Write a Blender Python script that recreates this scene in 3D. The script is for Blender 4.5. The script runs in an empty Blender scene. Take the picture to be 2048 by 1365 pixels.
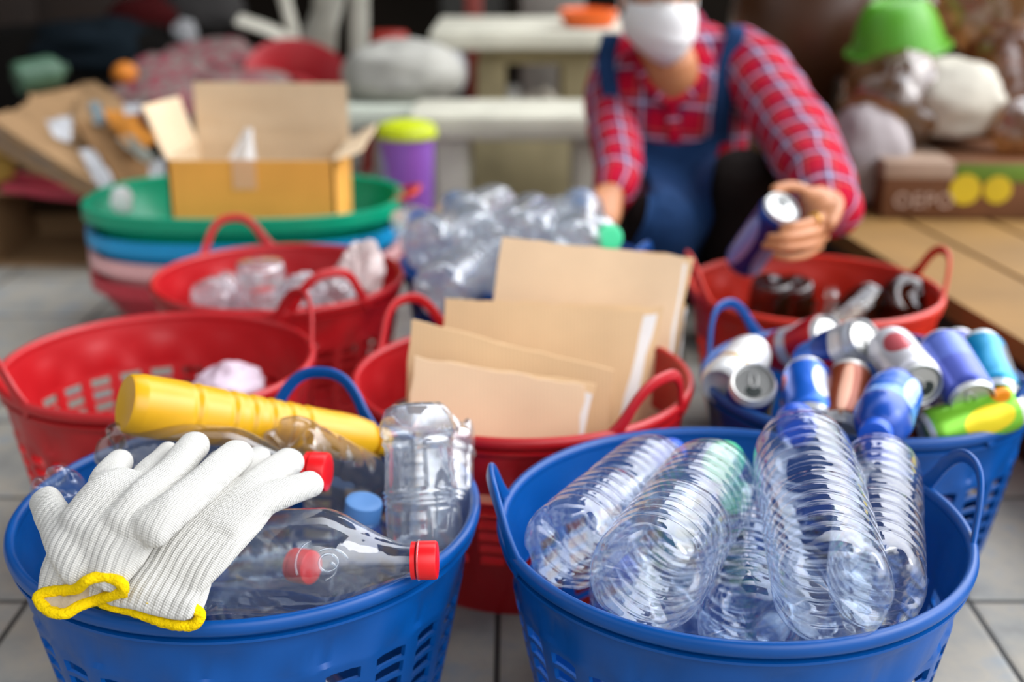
import bpy, bmesh, math, random
from math import sin, cos, pi, radians, sqrt, exp, atan2, tan
from mathutils import Vector, Matrix, noise
from mathutils.bvhtree import BVHTree
random.seed(7)
scene = bpy.context.scene
COL = scene.collection

# ------------------------------------------------------------------ camera
F = 2500.0                      # focal length in pixels of the 2048 px frame
PITCH = radians(18.777)
HC = 0.80
CAM = Vector((0, 0, HC))
CP, SP = cos(PITCH), sin(PITCH)
cd = bpy.data.cameras.new('camera')
cam = bpy.data.objects.new('camera', cd); COL.objects.link(cam)
cam.location = CAM
cam.rotation_euler = (pi / 2 - PITCH, 0, 0)
cd.sensor_width = 36.0
cd.lens = 36.0 * F / 2048.0
cd.clip_start = 0.02
cd.dof.use_dof = True
cd.dof.focus_distance = 1.04
cd.dof.aperture_fstop = 2.7
cd.dof.aperture_blades = 0
scene.camera = cam


def P(px, py, d):
    """World point seen at pixel (px, py), d metres along the optical axis."""
    x = (px - 1024.0) / F * d
    v = -(py - 682.5) / F * d
    return Vector((x, d * CP + v * SP, HC - d * SP + v * CP))


def PZ(px, py, z):
    """World point seen at pixel (px, py) lying at height z."""
    u = P(px, py, 1.0) - CAM
    return CAM + u * ((z - HC) / u.z)


def PY(px, py, y):
    u = P(px, py, 1.0) - CAM
    return CAM + u * (y / u.y)


def depth_of(p):
    return (p.y * CP - (p.z - HC) * SP)


def reach(A, px, py, L, far=True):
    """Point on the ray of pixel (px, py) that is L away from A."""
    u = P(px, py, 1.0) - CAM
    w = CAM - A
    a = u.dot(u); b = 2 * u.dot(w); c = w.dot(w) - L * L
    disc = b * b - 4 * a * c
    if disc < 0:
        t = -b / (2 * a)
        q = CAM + u * t
        return A + (q - A).normalized() * L
    t = (-b + (sqrt(disc) if far else -sqrt(disc))) / (2 * a)
    return CAM + u * t


# ------------------------------------------------------------------ mesh helpers
class MB:
    def __init__(self):
        self.v = []; self.f = []; self.m = []; self.uv = {}

    def vert(self, p):
        self.v.append((p[0], p[1], p[2])); return len(self.v) - 1

    def face(self, idx, m=0, uv=None):
        if uv is not None: self.uv[len(self.f)] = uv
        self.f.append(tuple(idx)); self.m.append(m)

    def add(self, other, mat=None):
        o = len(self.v)
        for p in other.v:
            self.v.append(tuple(mat @ Vector(p)) if mat else p)
        for i, f in enumerate(other.f):
            if i in other.uv: self.uv[len(self.f)] = other.uv[i]
            self.f.append(tuple(k + o for k in f)); self.m.append(other.m[i])
        return self

    def mesh(self, name, inv=None):
        me = bpy.data.meshes.new(name)
        vs = [tuple(inv @ Vector(p)) for p in self.v] if inv else self.v
        me.from_pydata(vs, [], self.f)
        if self.uv:
            ul = me.uv_layers.new(name='UVMap')
            for i, poly in enumerate(me.polygons):
                q = self.uv.get(i)
                if q:
                    for k, li in enumerate(poly.loop_indices): ul.data[li].uv = q[k]
        for i, poly in enumerate(me.polygons): poly.material_index = self.m[i]
        return me


def grid(mb, pts, m=0, close_u=False, close_v=False, flip=False, uv=None):
    """pts[r][c] -> quads."""
    R = len(pts); Cn = len(pts[0])
    idx = [[mb.vert(p) for p in row] for row in pts]
    for r in range(R if close_v else R - 1):
        for c in range(Cn if close_u else Cn - 1):
            r2, c2 = (r + 1) % R, (c + 1) % Cn
            q = [idx[r][c], idx[r][c2], idx[r2][c2], idx[r2][c]]
            u = None
            if uv: u = [uv(r, c), uv(r, c + 1), uv(r + 1, c + 1), uv(r + 1, c)]
            if flip: q = q[::-1]; u = u[::-1] if u else None
            mm = m(r, c) if callable(m) else m
            if mm is None: continue
            mb.face(q, mm, u)
    return idx


def catmull(pts, sub):
    """Interpolate a list of number-tuples smoothly."""
    n = len(pts); out = []
    for i in range(n - 1):
        p0, p1, p2, p3 = pts[max(0, i - 1)], pts[i], pts[i + 1], pts[min(n - 1, i + 2)]
        for k in range(sub):
            t = k / sub
            out.append(tuple(0.5 * ((2 * b) + (-a + c) * t + (2 * a - 5 * b + 4 * c - d) * t * t + (-a + 3 * b - 3 * c + d) * t ** 3)
                             for a, b, c, d in zip(p0, p1, p2, p3)))
    out.append(tuple(pts[-1]))
    return out


def tube(pts, sub=4, seg=20, up=(0, -0.35, 1), cap=True, closed=False, m=0, power=1.0):
    """pts: (x, y, z, a, b): half width a across, half thickness b along 'up'. Rounded ends."""
    mb = MB()
    if closed:
        n = len(pts)
        ext = [pts[(i) % n] for i in range(-1, n + 2)]
        full = catmull(ext, sub); S = full[sub:sub + n * sub]
    else:
        S = catmull(pts, sub) if sub > 1 else [tuple(p) for p in pts]
    up = Vector(up).normalized()
    rows = []; N = len(S); L = 0.0; Ls = []
    for i, s in enumerate(S):
        if closed: t = Vector(S[(i + 1) % N][:3]) - Vector(S[i - 1][:3])
        else: t = Vector(S[min(N - 1, i + 1)][:3]) - Vector(S[max(0, i - 1)][:3])
        t.normalize()
        side = t.cross(up)
        if side.length < 1e-4: side = t.cross(Vector((1, 0, 0)))
        side.normalize(); nn = side.cross(t).normalized()
        c = Vector(s[:3])
        if i: L += (c - Vector(S[i - 1][:3])).length
        Ls.append(L)
        rows.append((c, t, side, nn, max(1e-4, s[3]), max(1e-4, s[4])))

    def ring(c, side, nn, a, b):
        r = []
        for k in range(seg):
            th = 2 * pi * k / seg
            cx, sx = cos(th), sin(th)
            cx = math.copysign(abs(cx) ** power, cx); sx = math.copysign(abs(sx) ** power, sx)
            r.append(c + side * (a * cx) + nn * (b * sx))
        return r
    P_ = []; LL = []
    if cap and not closed:
        c, t, sd, nn, a, b = rows[0]; e = min(a, b)
        for k in (0.08, 0.4, 0.75):
            q = sqrt(1 - (1 - k) ** 2); P_.append(ring(c - t * e * (1 - k), sd, nn, a - e * (1 - q), b - e * (1 - q) * .999)); LL.append(0)
    for i, (c, t, sd, nn, a, b) in enumerate(rows):
        P_.append(ring(c, sd, nn, a, b)); LL.append(Ls[i])
    if cap and not closed:
        c, t, sd, nn, a, b = rows[-1]; e = min(a, b)
        for k in (0.75, 0.4, 0.08):
            q = sqrt(1 - (1 - k) ** 2); P_.append(ring(c + t * e * (1 - k), sd, nn, a - e * (1 - q), b - e * (1 - q) * .999)); LL.append(Ls[-1])
    amean = sum(r[4] + r[5] for r in rows) / len(rows) / 2
    uvf = lambda r, c: (c / seg * 2 * pi * amean, LL[min(r, len(LL) - 1)])
    idx = grid(mb, P_, m, close_u=True, close_v=closed, uv=uvf)
    if cap and not closed:
        mb.face(idx[0][::-1], m); mb.face(idx[-1], m)
    return mb


def lathe(prof, seg=48, mod=None, m=0, cap0=True, cap1=True, flip=False):
    """prof: list of (r, z). mod(r, z, theta, i) -> (r, z)."""
    mb = MB(); pts = []
    for i, (r, z) in enumerate(prof):
        row = []
        for k in range(seg):
            th = 2 * pi * k / seg
            rr, zz = mod(r, z, th, i) if mod else (r, z)
            row.append((rr * cos(th), rr * sin(th), zz))
        pts.append(row)
    idx = grid(mb, pts, m, close_u=True)
    if cap0: mb.face(idx[0][::-1], m(0, 0) if callable(m) else m)
    if cap1: mb.face(idx[-1], m(len(prof) - 2, 0) if callable(m) else m)
    return mb


def box(mb, lo, hi, m=0, mat=None):
    x0, y0, z0 = lo; x1, y1, z1 = hi
    c = [(x0, y0, z0), (x1, y0, z0), (x1, y1, z0), (x0, y1, z0), (x0, y0, z1), (x1, y0, z1), (x1, y1, z1), (x0, y1, z1)]
    if mat: c = [tuple(mat @ Vector(p)) for p in c]
    i = [mb.vert(p) for p in c]
    for f in ((0, 3, 2, 1), (4, 5, 6, 7), (0, 1, 5, 4), (1, 2, 6, 5), (2, 3, 7, 6), (3, 0, 4, 7)):
        mb.face([i[k] for k in f], m)
    return mb


def rbox(lo, hi, bev=0.004, seg=2, m=0):
    """Box with rounded edges."""
    bm = bmesh.new()
    bmesh.ops.create_cube(bm, size=1.0)
    s = [hi[k] - lo[k] for k in range(3)]; c = [(hi[k] + lo[k]) / 2 for k in range(3)]
    for v in bm.verts: v.co = Vector((v.co.x * s[0] + c[0], v.co.y * s[1] + c[1], v.co.z * s[2] + c[2]))
    bmesh.ops.bevel(bm, geom=list(bm.edges), offset=bev, segments=seg, affect='EDGES', profile=.5)
    return from_bm(bm, m)


def from_bm(bm, m=0):
    mb = MB(); bm.verts.index_update()
    mb.v = [tuple(v.co) for v in bm.verts]
    for f in bm.faces: mb.face([v.index for v in f.verts], m)
    bm.free(); return mb


def ellipsoid(c, rx, ry, rz, seg=24, rings=14, fn=None, M=None):
    mb = MB(); pts = []
    for i in range(1, rings):
        ph = pi * i / rings; row = []
        for k in range(seg):
            th = 2 * pi * k / seg
            d = Vector((sin(ph) * cos(th), sin(ph) * sin(th), -cos(ph)))
            q = Vector((d.x * rx, d.y * ry, d.z * rz))
            if fn: q = fn(q, d)
            if M: q = M @ q
            row.append(q + Vector(c))
        pts.append(row)
    idx = grid(mb, pts, 0, close_u=True)
    for sgn, row in ((-1, idx[0]), (1, idx[-1])):
        q = Vector((0, 0, sgn * rz))
        if fn: q = fn(q, Vector((0, 0, sgn)))
        if M: q = M @ q
        t = mb.vert(q + Vector(c))
        for k in range(seg):
            a, b = row[k], row[(k + 1) % seg]
            mb.face((t, b, a) if sgn < 0 else (t, a, b))
    return mb


def sheet(tl, tr, br, bl, th, nx=10, nz=8, wav=0.0, edge=0.0, m=0, seed=0):
    """A board of real thickness between four corners."""
    mb = MB(); tl, tr, br, bl = map(Vector, (tl, tr, br, bl))
    n = (tr - tl).cross(bl - tl).normalized()
    rnd = random.Random(seed)
    F_, B_ = [], []
    jt = [rnd.uniform(-edge, edge) for _ in range(nx + 1)]
    for j in range(nz + 1):
        v = j / nz; rf, rb = [], []
        for i in range(nx + 1):
            u = i / nx
            p = (tl * (1 - u) + tr * u) * (1 - v) + (bl * (1 - u) + br * u) * v
            if j == 0: p = p + (bl - tl).normalized() * jt[i]
            if i in (0, nx): p = p + (tr - tl).normalized() * rnd.uniform(-edge, edge)
            w = wav * noise.noise(Vector((u * 2.3 + seed * 3.1, v * 2.0, seed * 1.7)))
            rf.append(p + n * (th / 2 + w)); rb.append(p + n * (w - th / 2))
        F_.append(rf); B_.append(rb)
    a = grid(mb, F_, m, flip=True); b = grid(mb, B_, m)
    for j in range(nz):
        mb.face((a[j][0], a[j + 1][0], b[j + 1][0], b[j][0]), m)
        mb.face((a[j][nx], b[j][nx], b[j + 1][nx], a[j + 1][nx]), m)
    for i in range(nx):
        mb.face((a[0][i], b[0][i], b[0][i + 1], a[0][i + 1]), m)
        mb.face((a[nz][i], a[nz][i + 1], b[nz][i + 1], b[nz][i]), m)
    return mb


# ------------------------------------------------------------------ object helpers
ROOTM = {}


def tag(o, label, cat, group=None, kind=None):
    if label: o['label'] = label
    if cat: o['category'] = cat
    if group: o['group'] = group
    if kind: o['kind'] = kind
    return o


def thing(name, label, cat, loc=(0, 0, 0), M=None, group=None):
    o = bpy.data.objects.new(name, None); COL.objects.link(o)
    o.empty_display_size = 0.05
    Mx = M.copy() if M else Matrix.Translation(Vector(loc))
    o.matrix_basis = Mx; ROOTM[o.name] = Mx
    return tag(o, label, cat, group)


def finish(o, mats, smooth=True, angle=40):
    me = o.data
    for mt in (mats if isinstance(mats, (list, tuple)) else [mats]): me.materials.append(mt)
    if smooth:
        for p in me.polygons: p.use_smooth = True
        if angle:
            try: me.set_sharp_from_angle(angle=radians(angle))
            except Exception: pass
    return o


def worldm(o):
    M = Matrix.Identity(4)
    while o is not None:
        M = ROOTM.get(o.name, Matrix.Identity(4)) @ M
        o = o.parent
    return M


def part(mb, name, mats, parent, local=False, smooth=True, angle=40, label=None):
    inv = None if local else worldm(parent).inverted()
    me = mb.mesh(name, inv)
    o = bpy.data.objects.new(name, me); COL.objects.link(o); o.parent = parent
    if label: o['label'] = label
    return finish(o, mats, smooth, angle)


def solo(mb, name, mats, label, cat, loc=None, M=None, group=None, kind=None, smooth=True, angle=40, local=False):
    """A thing that is one mesh; mb in world coordinates unless local."""
    Mx = M.copy() if M else Matrix.Translation(Vector(loc) if loc else Vector((0, 0, 0)))
    me = mb.mesh(name, None if local else Mx.inverted())
    o = bpy.data.objects.new(name, me); COL.objects.link(o)
    o.matrix_basis = Mx; ROOTM[o.name] = Mx
    finish(o, mats, smooth, angle)
    return tag(o, label, cat, group, kind)


def bake(mbs, voxel, smooth_it, name, inv=None, dec=None):
    """Fuse closed shapes into one continuous skin."""
    big = MB()
    for q in mbs: big.add(q)
    me = big.mesh('tmp', inv)
    o = bpy.data.objects.new('tmp', me); COL.objects.link(o)
    md = o.modifiers.new('r', 'REMESH'); md.mode = 'VOXEL'; md.voxel_size = voxel
    sm = o.modifiers.new('s', 'SMOOTH'); sm.factor = 0.5; sm.iterations = smooth_it
    dg = bpy.context.evaluated_depsgraph_get(); dg.update()
    out = bpy.data.meshes.new_from_object(o.evaluated_get(dg))
    out.name = name
    bpy.data.objects.remove(o); bpy.data.meshes.remove(me)
    return out


def meshpart(me, name, mats, parent, label=None):
    o = bpy.data.objects.new(name, me); COL.objects.link(o); o.parent = parent
    me.materials.clear()
    if label: o['label'] = label
    return finish(o, mats, True, 0)


def axis_matrix(base, tip, roll=0.0):
    z = (tip - base).normalized()
    x = z.cross(Vector((0.0, 0.0, 1.0)))
    if x.length < 1e-3: x = Vector((1, 0, 0))
    x.normalize(); y = z.cross(x)
    M = Matrix((x, y, z)).transposed().to_4x4()
    return Matrix.Translation(base) @ M @ Matrix.Rotation(roll, 4, 'Z')


# ------------------------------------------------------------------ materials
def lin(h):
    if isinstance(h, str):
        h = h.lstrip('#'); c = [int(h[i:i + 2], 16) / 255 for i in (0, 2, 4)]
    else: c = list(h)
    return tuple(x / 12.92 if x <= .04045 else ((x + .055) / 1.055) ** 2.4 for x in c) + (1.0,)


class NT:
    def __init__(self, name):
        self.mat = bpy.data.materials.new(name); self.mat.use_nodes = True
        self.t = self.mat.node_tree; self.t.nodes.clear()
        self.out = self.n('ShaderNodeOutputMaterial')

    def n(self, typ, **kw):
        q = self.t.nodes.new(typ)
        for k, v in kw.items():
            if k.startswith('i_'):
                key = k[2:].replace('_', ' ')
                q.inputs[int(key) if key.isdigit() else key].default_value = v
            else: setattr(q, k, v)
        return q

    def l(self, a, b): self.t.links.new(a, b)

    def surf(self, s): self.l(s, self.out.inputs['Surface']); return self.mat

    def math(self, op, a, b=None, c=None):
        q = self.n('ShaderNodeMath', operation=op)
        for i, x in enumerate((a, b, c)):
            if x is None: continue
            if isinstance(x, (int, float)): q.inputs[i].default_value = x
            else: self.l(x, q.inputs[i])
        return q.outputs[0]

    def mix(self, f, a, b, typ='MIX'):
        q = self.n('ShaderNodeMix', data_type='RGBA', blend_type=typ)
        for sock, x in ((q.inputs[0], f), (q.inputs[6], a), (q.inputs[7], b)):
            if isinstance(x, (int, float)): sock.default_value = x
            elif isinstance(x, tuple): sock.default_value = x
            else: self.l(x, sock)
        return q.outputs[2]

    def ramp(self, fac, stops, interp='LINEAR'):
        q = self.n('ShaderNodeValToRGB'); r = q.color_ramp; r.interpolation = interp
        while len(r.elements) > 1: r.elements.remove(r.elements[-1])
        r.elements[0].position = stops[0][0]; r.elements[0].color = stops[0][1]
        for p, c in stops[1:]:
            e = r.elements.new(p); e.color = c
        self.l(fac, q.inputs[0]); return q.outputs[0]

    def obj(self): return self.n('ShaderNodeTexCoord').outputs['Object']

    def noise(self, scale, detail=3, vec=None, rough=.5):
        q = self.n('ShaderNodeTexNoise'); q.inputs['Scale'].default_value = scale
        q.inputs['Detail'].default_value = detail; q.inputs['Roughness'].default_value = rough
        self.l(vec or self.obj(), q.inputs['Vector']); return q.outputs[0]

    def bump(self, h, strength=.3, dist=.002):
        q = self.n('ShaderNodeBump'); q.inputs['Strength'].default_value = strength; q.inputs['Distance'].default_value = dist
        self.l(h, q.inputs['Height']); return q.outputs[0]


def basic(name, col, rough=.5, var=.06, nscale=12, bump=0.0, bscale=40, metal=0.0, spec=.5, sss=0.0, trans=None):
    if rough >= .85 and spec == .5: spec = .10
    k = NT(name); b = k.n('ShaderNodeBsdfPrincipled')
    c = lin(col)
    d = tuple(x * (1 - var * 2.2) for x in c[:3]) + (1,); e = tuple(min(1, x * (1 + var)) for x in c[:3]) + (1,)
    k.l(k.ramp(k.noise(nscale, 4), [(.3, d), (.7, e)]), b.inputs['Base Color'])
    b.inputs['Roughness'].default_value = rough; b.inputs['Metallic'].default_value = metal
    b.inputs['Specular IOR Level'].default_value = spec
    if bump: k.l(k.bump(k.noise(bscale, 3), bump, .003), b.inputs['Normal'])
    if trans:
        tr = k.n('ShaderNodeBsdfTranslucent'); tr.inputs['Color'].default_value = c
        mx = k.n('ShaderNodeMixShader'); mx.inputs[0].default_value = trans
        k.l(b.outputs[0], mx.inputs[1]); k.l(tr.outputs[0], mx.inputs[2]); return k.surf(mx.outputs[0])
    return k.surf(b.outputs[0])


def film(name, tint, body=.03, bodycol='F4F8FC', rough=.03, wr=.25, wscale=60, f0=.09):
    """Thin clear plastic or glass wall: passes light, reflects more at a glancing view, a faint milky body."""
    k = NT(name)
    lw = k.n('ShaderNodeLayerWeight'); lw.inputs['Blend'].default_value = .5
    fr = k.math('MULTIPLY_ADD', k.math('POWER', lw.outputs['Facing'], 3.6), 0.85 - f0, f0)
    tr = k.n('ShaderNodeBsdfTransparent'); tr.inputs['Color'].default_value = lin(tint)
    gl = k.n('ShaderNodeBsdfGlossy'); gl.inputs['Roughness'].default_value = rough
    gl.inputs['Color'].default_value = (.97, .98, 1, 1)
    k.l(k.bump(k.noise(wscale, 2), wr, .004), gl.inputs['Normal'])
    df = k.n('ShaderNodeBsdfDiffuse'); df.inputs['Color'].default_value = lin(bodycol)
    tl = k.n('ShaderNodeBsdfTranslucent'); tl.inputs['Color'].default_value = lin(bodycol)
    a = k.n('ShaderNodeMixShader'); a.inputs[0].default_value = .5
    k.l(df.outputs[0], a.inputs[1]); k.l(tl.outputs[0], a.inputs[2])
    m1 = k.n('ShaderNodeMixShader'); m1.inputs[0].default_value = body
    k.l(tr.outputs[0], m1.inputs[1]); k.l(a.outputs[0], m1.inputs[2])
    m2 = k.n('ShaderNodeMixShader'); k.l(fr, m2.inputs[0])
    k.l(m1.outputs[0], m2.inputs[1]); k.l(gl.outputs[0], m2.inputs[2])
    return k.surf(m2.outputs[0])


def cardboard(name, col, dark=None, lines=260, axis=0, rough=.85):
    """Brown board with faint flutes."""
    k = NT(name); b = k.n('ShaderNodeBsdfPrincipled'); o = k.obj()
    c = lin(col); d = tuple(x * .84 for x in c[:3]) + (1,)
    base = k.ramp(k.noise(7, 5), [(.3, d), (.7, c)])
    w = k.n('ShaderNodeTexWave', wave_type='BANDS', bands_direction='XYZ'[axis])
    w.inputs['Scale'].default_value = lines / 6.28; w.inputs['Distortion'].default_value = .6
    k.l(o, w.inputs['Vector'])
    k.l(k.mix(k.math('MULTIPLY', w.outputs['Fac'], .07), base, lin('6b4a2a')), b.inputs['Base Color'])
    b.inputs['Roughness'].default_value = rough; b.inputs['Specular IOR Level'].default_value = .2
    k.l(k.bump(w.outputs['Fac'], .12, .001), b.inputs['Normal'])
    return k.surf(b.outputs[0])


MT = {}
MT['blue'] = basic('blue_plastic', '004a94', .34, .05, 9, .05, 60, spec=.35)
MT['blue_rear'] = basic('blue_plastic_rear', '00458c', .34, .05, 9, .05, 60, spec=.35)
MT['red'] = basic('red_plastic', 'b5141b', .36, .06, 9, .05, 60)
MT['red_orange'] = basic('orange_red_plastic', 'c62a18', .36, .06, 9, .05, 60)
MT['teal'] = basic('teal_plastic', '009a72', .35, .05)
MT['teal_dark'] = basic('dark_green_plastic', '0b5f46', .4, .05)
MT['sky'] = basic('sky_blue_plastic', '1598d2', .35, .05)
MT['pink'] = basic('pale_pink_plastic', 'eeb4b4', .4, .05)
MT['rose'] = basic('rose_plastic', 'c23443', .4, .05)
MT['yellow'] = basic('yellow_plastic', 'dca514', .34, .05, 10, .03)
MT['redcap'] = basic('red_cap_plastic', 'e3121a', .35, .04)
MT['bluecap'] = basic('blue_cap_plastic', '0f55c8', .35, .04)
MT['greencap'] = basic('mint_cap_plastic', '35c98c', .35, .04)
MT['ltbluecap'] = basic('light_blue_cap_plastic', '5f97d8', .4, .04)
MT['whitecap'] = basic('white_cap_plastic', 'e9edf2', .4, .03)
MT['pet'] = film('clear_bottle_plastic', 'f6fafd', .032, wr=.20, wscale=45, f0=.08)
MT['pet_blue'] = film('bluish_bottle_plastic', 'eef5fd', .026, 'e6effc', wr=.22, wscale=40, f0=.075)
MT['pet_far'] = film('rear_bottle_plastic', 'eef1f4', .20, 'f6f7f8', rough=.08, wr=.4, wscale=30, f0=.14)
MT['pet_smoke'] = film('smoky_bottle_plastic', 'eae4da', .06, 'e6ded2', wr=.25, wscale=30)
MT['jar'] = film('clear_jar_plastic', 'eef2f6', .13, 'f4f6fa', wr=.2, wscale=40, f0=.15)
MT['brownglass'] = film('brown_bottle_glass', '9a6230', .30, '4a2810', rough=.04, wr=.1, f0=.07)
MT['clearglass'] = film('clear_bottle_glass', 'efe9e2', .06, 'f2eee8', rough=.03, wr=.15)
MT['paper_shaded'] = basic('shaded_white_paper', 'b4b4b6', .9, .05)  # white paper greyed, shade over the left pile put into its colour
MT['paper'] = basic('white_paper', 'e6e4e2', .8, .04)
MT['alu'] = basic('bare_aluminium', 'c2c2c0', .36, .03, 20, metal=.9)
MT['mouth_shade'] = basic('can_mouth', '1c2624', .6, .02)  # open mouth drawn as a dark disc, inner shade put into its colour
MT['board'] = cardboard('tan_cardboard', 'f2d2ac', lines=420)
MT['board2'] = cardboard('warm_tan_cardboard', 'e8c498', lines=420)
MT['board_edge'] = cardboard('cut_cardboard_edge', 'b48f66', lines=900)
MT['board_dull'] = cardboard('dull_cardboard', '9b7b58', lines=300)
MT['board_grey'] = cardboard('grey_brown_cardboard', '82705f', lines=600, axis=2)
MT['box_out'] = cardboard('ochre_carton_outside', 'fab252', lines=300)
MT['box_in'] = cardboard('tan_carton_inside', 'e0c6a4', lines=300)
MT['tape'] = basic('beige_packing_tape', 'e3b183', .3, .03)
MT['concrete'] = basic('cast_stone', 'cfcbb9', .8, .08, 9, .2, 60)
MT['concrete_y'] = basic('yellowish_cast_stone', 'b9ab86', .85, .1, 9, .2, 60)
MT['steel_dark'] = basic('dark_paint', '191512', .6, .1)
# ------------------------------------------------------------------ setting
def floor_mat():
    k = NT('stone_tiles'); b = k.n('ShaderNodeBsdfPrincipled'); o = k.obj()
    sep = k.n('ShaderNodeSeparateXYZ'); k.l(o, sep.inputs[0])
    T = 0.29
    def cell(s, off):
        return k.math('DIVIDE', k.math('ADD', s, off), T)
    cx, cy = cell(sep.outputs[0], 10 * T - .563), cell(sep.outputs[1], 10 * T - 1.355)
    def edge(c):
        f = k.math('FRACT', c)
        return k.math('MINIMUM', f, k.math('SUBTRACT', 1.0, f))
    e = k.math('MINIMUM', edge(cx), edge(cy))
    ix, iy = k.math('FLOOR', cx), k.math('FLOOR', cy)
    cmb = k.n('ShaderNodeCombineXYZ'); k.l(ix, cmb.inputs[0]); k.l(iy, cmb.inputs[1])
    wn = k.n('ShaderNodeTexWhiteNoise'); k.l(cmb.outputs[0], wn.inputs['Vector'])
    dist = k.n('ShaderNodeVectorMath', operation='ADD')
    sc = k.n('ShaderNodeVectorMath', operation='SCALE'); k.l(wn.outputs['Color'], sc.inputs[0]); sc.inputs[3].default_value = 7
    k.l(o, dist.inputs[0]); k.l(sc.outputs[0], dist.inputs[1])
    n1 = k.noise(9, 7, dist.outputs[0], .62)
    n2 = k.noise(4, 4, dist.outputs[0], .5)
    base = k.ramp(n1, [(.22, lin('75797c')), (.42, lin('a3a49f')), (.55, lin('b9b2a4')), (.66, lin('9fa8ad')), (.8, lin('c8c9c6'))])
    base = k.mix(k.math('MULTIPLY', n2, .45), base, lin('62523f'))
    base = k.mix(.25, base, k.ramp(wn.outputs['Value'], [(0, lin('4d545a')), (1, lin('807b71'))]))
    g = k.math('LESS_THAN', e, .012)
    k.l(k.mix(g, base, lin('353431')), b.inputs['Base Color'])
    b.inputs['Roughness'].default_value = .6; b.inputs['Specular IOR Level'].default_value = .3
    k.l(k.bump(k.math('ADD', k.math('MULTIPLY', n1, .5), k.math('MINIMUM', k.math('MULTIPLY', e, 30), 1.0)), .35, .004), b.inputs['Normal'])
    return k.surf(b.outputs[0])


def tag_struct(o): o['kind'] = 'structure'; return o


mb = MB(); box(mb, (-5, -2.5, -.1), (5, 7.2, 0.0))
tag_struct(solo(mb, 'floor', floor_mat(), 'grey mottled stone tile floor', 'floor', smooth=False))
wall_dark = basic('shade_dark_wall', '17120d', .9, .2, 3, .2, 20)  # near-black colour stands in for the dim shed interior
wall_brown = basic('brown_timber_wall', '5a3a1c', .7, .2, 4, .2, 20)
mb = MB(); box(mb, (-5, 6.3, 0), (.95, 6.45, 2.6)); box(mb, (.95, 6.3, 0), (5, 6.45, .62))  # unseen heights shaped for light: tall to darken left, low to open sky right
tag_struct(solo(mb, 'wall_back', wall_dark, 'dark back wall of the shed, cut low on the right to admit sky', 'wall', smooth=False))
mb = MB(); box(mb, (-5.0, 2.6, 0), (-4.85, 6.3, 2.6))  # out of view, full height to keep light off the left floor
tag_struct(solo(mb, 'wall_left', wall_dark, 'unseen dark side wall on the left, raised to block light', 'wall', smooth=False))
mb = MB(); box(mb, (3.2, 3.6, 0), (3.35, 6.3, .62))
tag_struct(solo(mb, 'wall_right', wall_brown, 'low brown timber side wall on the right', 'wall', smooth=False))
mb = MB(); box(mb, (-5, 3.5, 2.6), (1.7, 6.45, 2.7)); box(mb, (-1.9, -.5, 2.6), (1.7, 2.0, 2.7))  # unseen roof, shaped to shade the baskets and light the person
tag_struct(solo(mb, 'ceiling', wall_dark, 'unseen dark shed roof added for shade, with a gap to light the seated person', 'ceiling', smooth=False))


# ------------------------------------------------------------------ round baskets
BH = 0.25
BASK = {}


def basket_mesh(R, H=BH, N=26, seed=0):
    """Wall with slotted columns and a plain relief band, base and rolled rim in one shape."""
    mb = MB(); sub_r, sub_s = 2, 4; per = sub_r + sub_s; seg = N * per
    Rb = R * .74
    zs = [0.0, .03, .055]
    z = .075
    slots = []
    for i in range(6):
        zs.append(z); slots.append((z, z + .0125)); zs.append(z + .0125); z += .0175
    zs += [z - .001, .185, .189, .218, .222, .236, .244]
    zs = sorted(set(round(q * H / .25, 5) for q in zs))
    slots = [(a * H / .25, b * H / .25) for a, b in slots]
    def rad(z):
        t = z / H
        return Rb + (R - .006 - Rb) * (t ** .85)
    def pt(k, z, off):
        th = 2 * pi * k / seg
        r = rad(z) + off
        return (r * cos(th), r * sin(th), z)
    def off(k, z):
        # columns: slim raised ribs, sunk slot panels; upper relief of slanted woven panels
        c = (k % per); q = 0.0
        zz = z * .25 / H
        if zz > .186 and zz < .221 and 2 <= c <= 5: q = -.0022 if (k // per) % 2 else .0012
        elif zz < .186 and zz > .05 and c <= 2: q = .0022
        return q
    T = .0032
    outer = [[pt(k, z, off(k, z)) for k in range(seg)] for z in zs]
    inner = [[pt(k, z, off(k, z) * .5 - T) for k in range(seg)] for z in zs]
    def hole(r, c):
        if c % per < sub_r: return False
        zm = (zs[r] + zs[r + 1]) / 2
        return any(a < zm < b for a, b in slots)
    io = [[mb.vert(p) for p in row] for row in outer]
    ii = [[mb.vert(p) for p in row] for row in inner]
    for r in range(len(zs) - 1):
        for c in range(seg):
            d = (c + 1) % seg
            if not hole(r, c):
                mb.face((io[r][c], io[r][d], io[r + 1][d], io[r + 1][c]))
                mb.face((ii[r][c], ii[r + 1][c], ii[r + 1][d], ii[r][d]))
            else:
                if not hole(r - 1, c): mb.face((io[r][c], io[r][d], ii[r][d], ii[r][c]))
                if not hole(r + 1, c): mb.face((io[r + 1][d], io[r + 1][c], ii[r + 1][c], ii[r + 1][d]))
                if not hole(r, c - 1): mb.face((io[r + 1][c], io[r][c], ii[r][c], ii[r + 1][c]))
                if not hole(r, d): mb.face((io[r][d], io[r + 1][d], ii[r + 1][d], ii[r][d]))
    # base plate
    mb.face(list(reversed(io[0])))
    fl = lathe([(rad(0) - .001, .004), (rad(0) - .001, .0075)], 64); mb.add(fl)
    return mb


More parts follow.
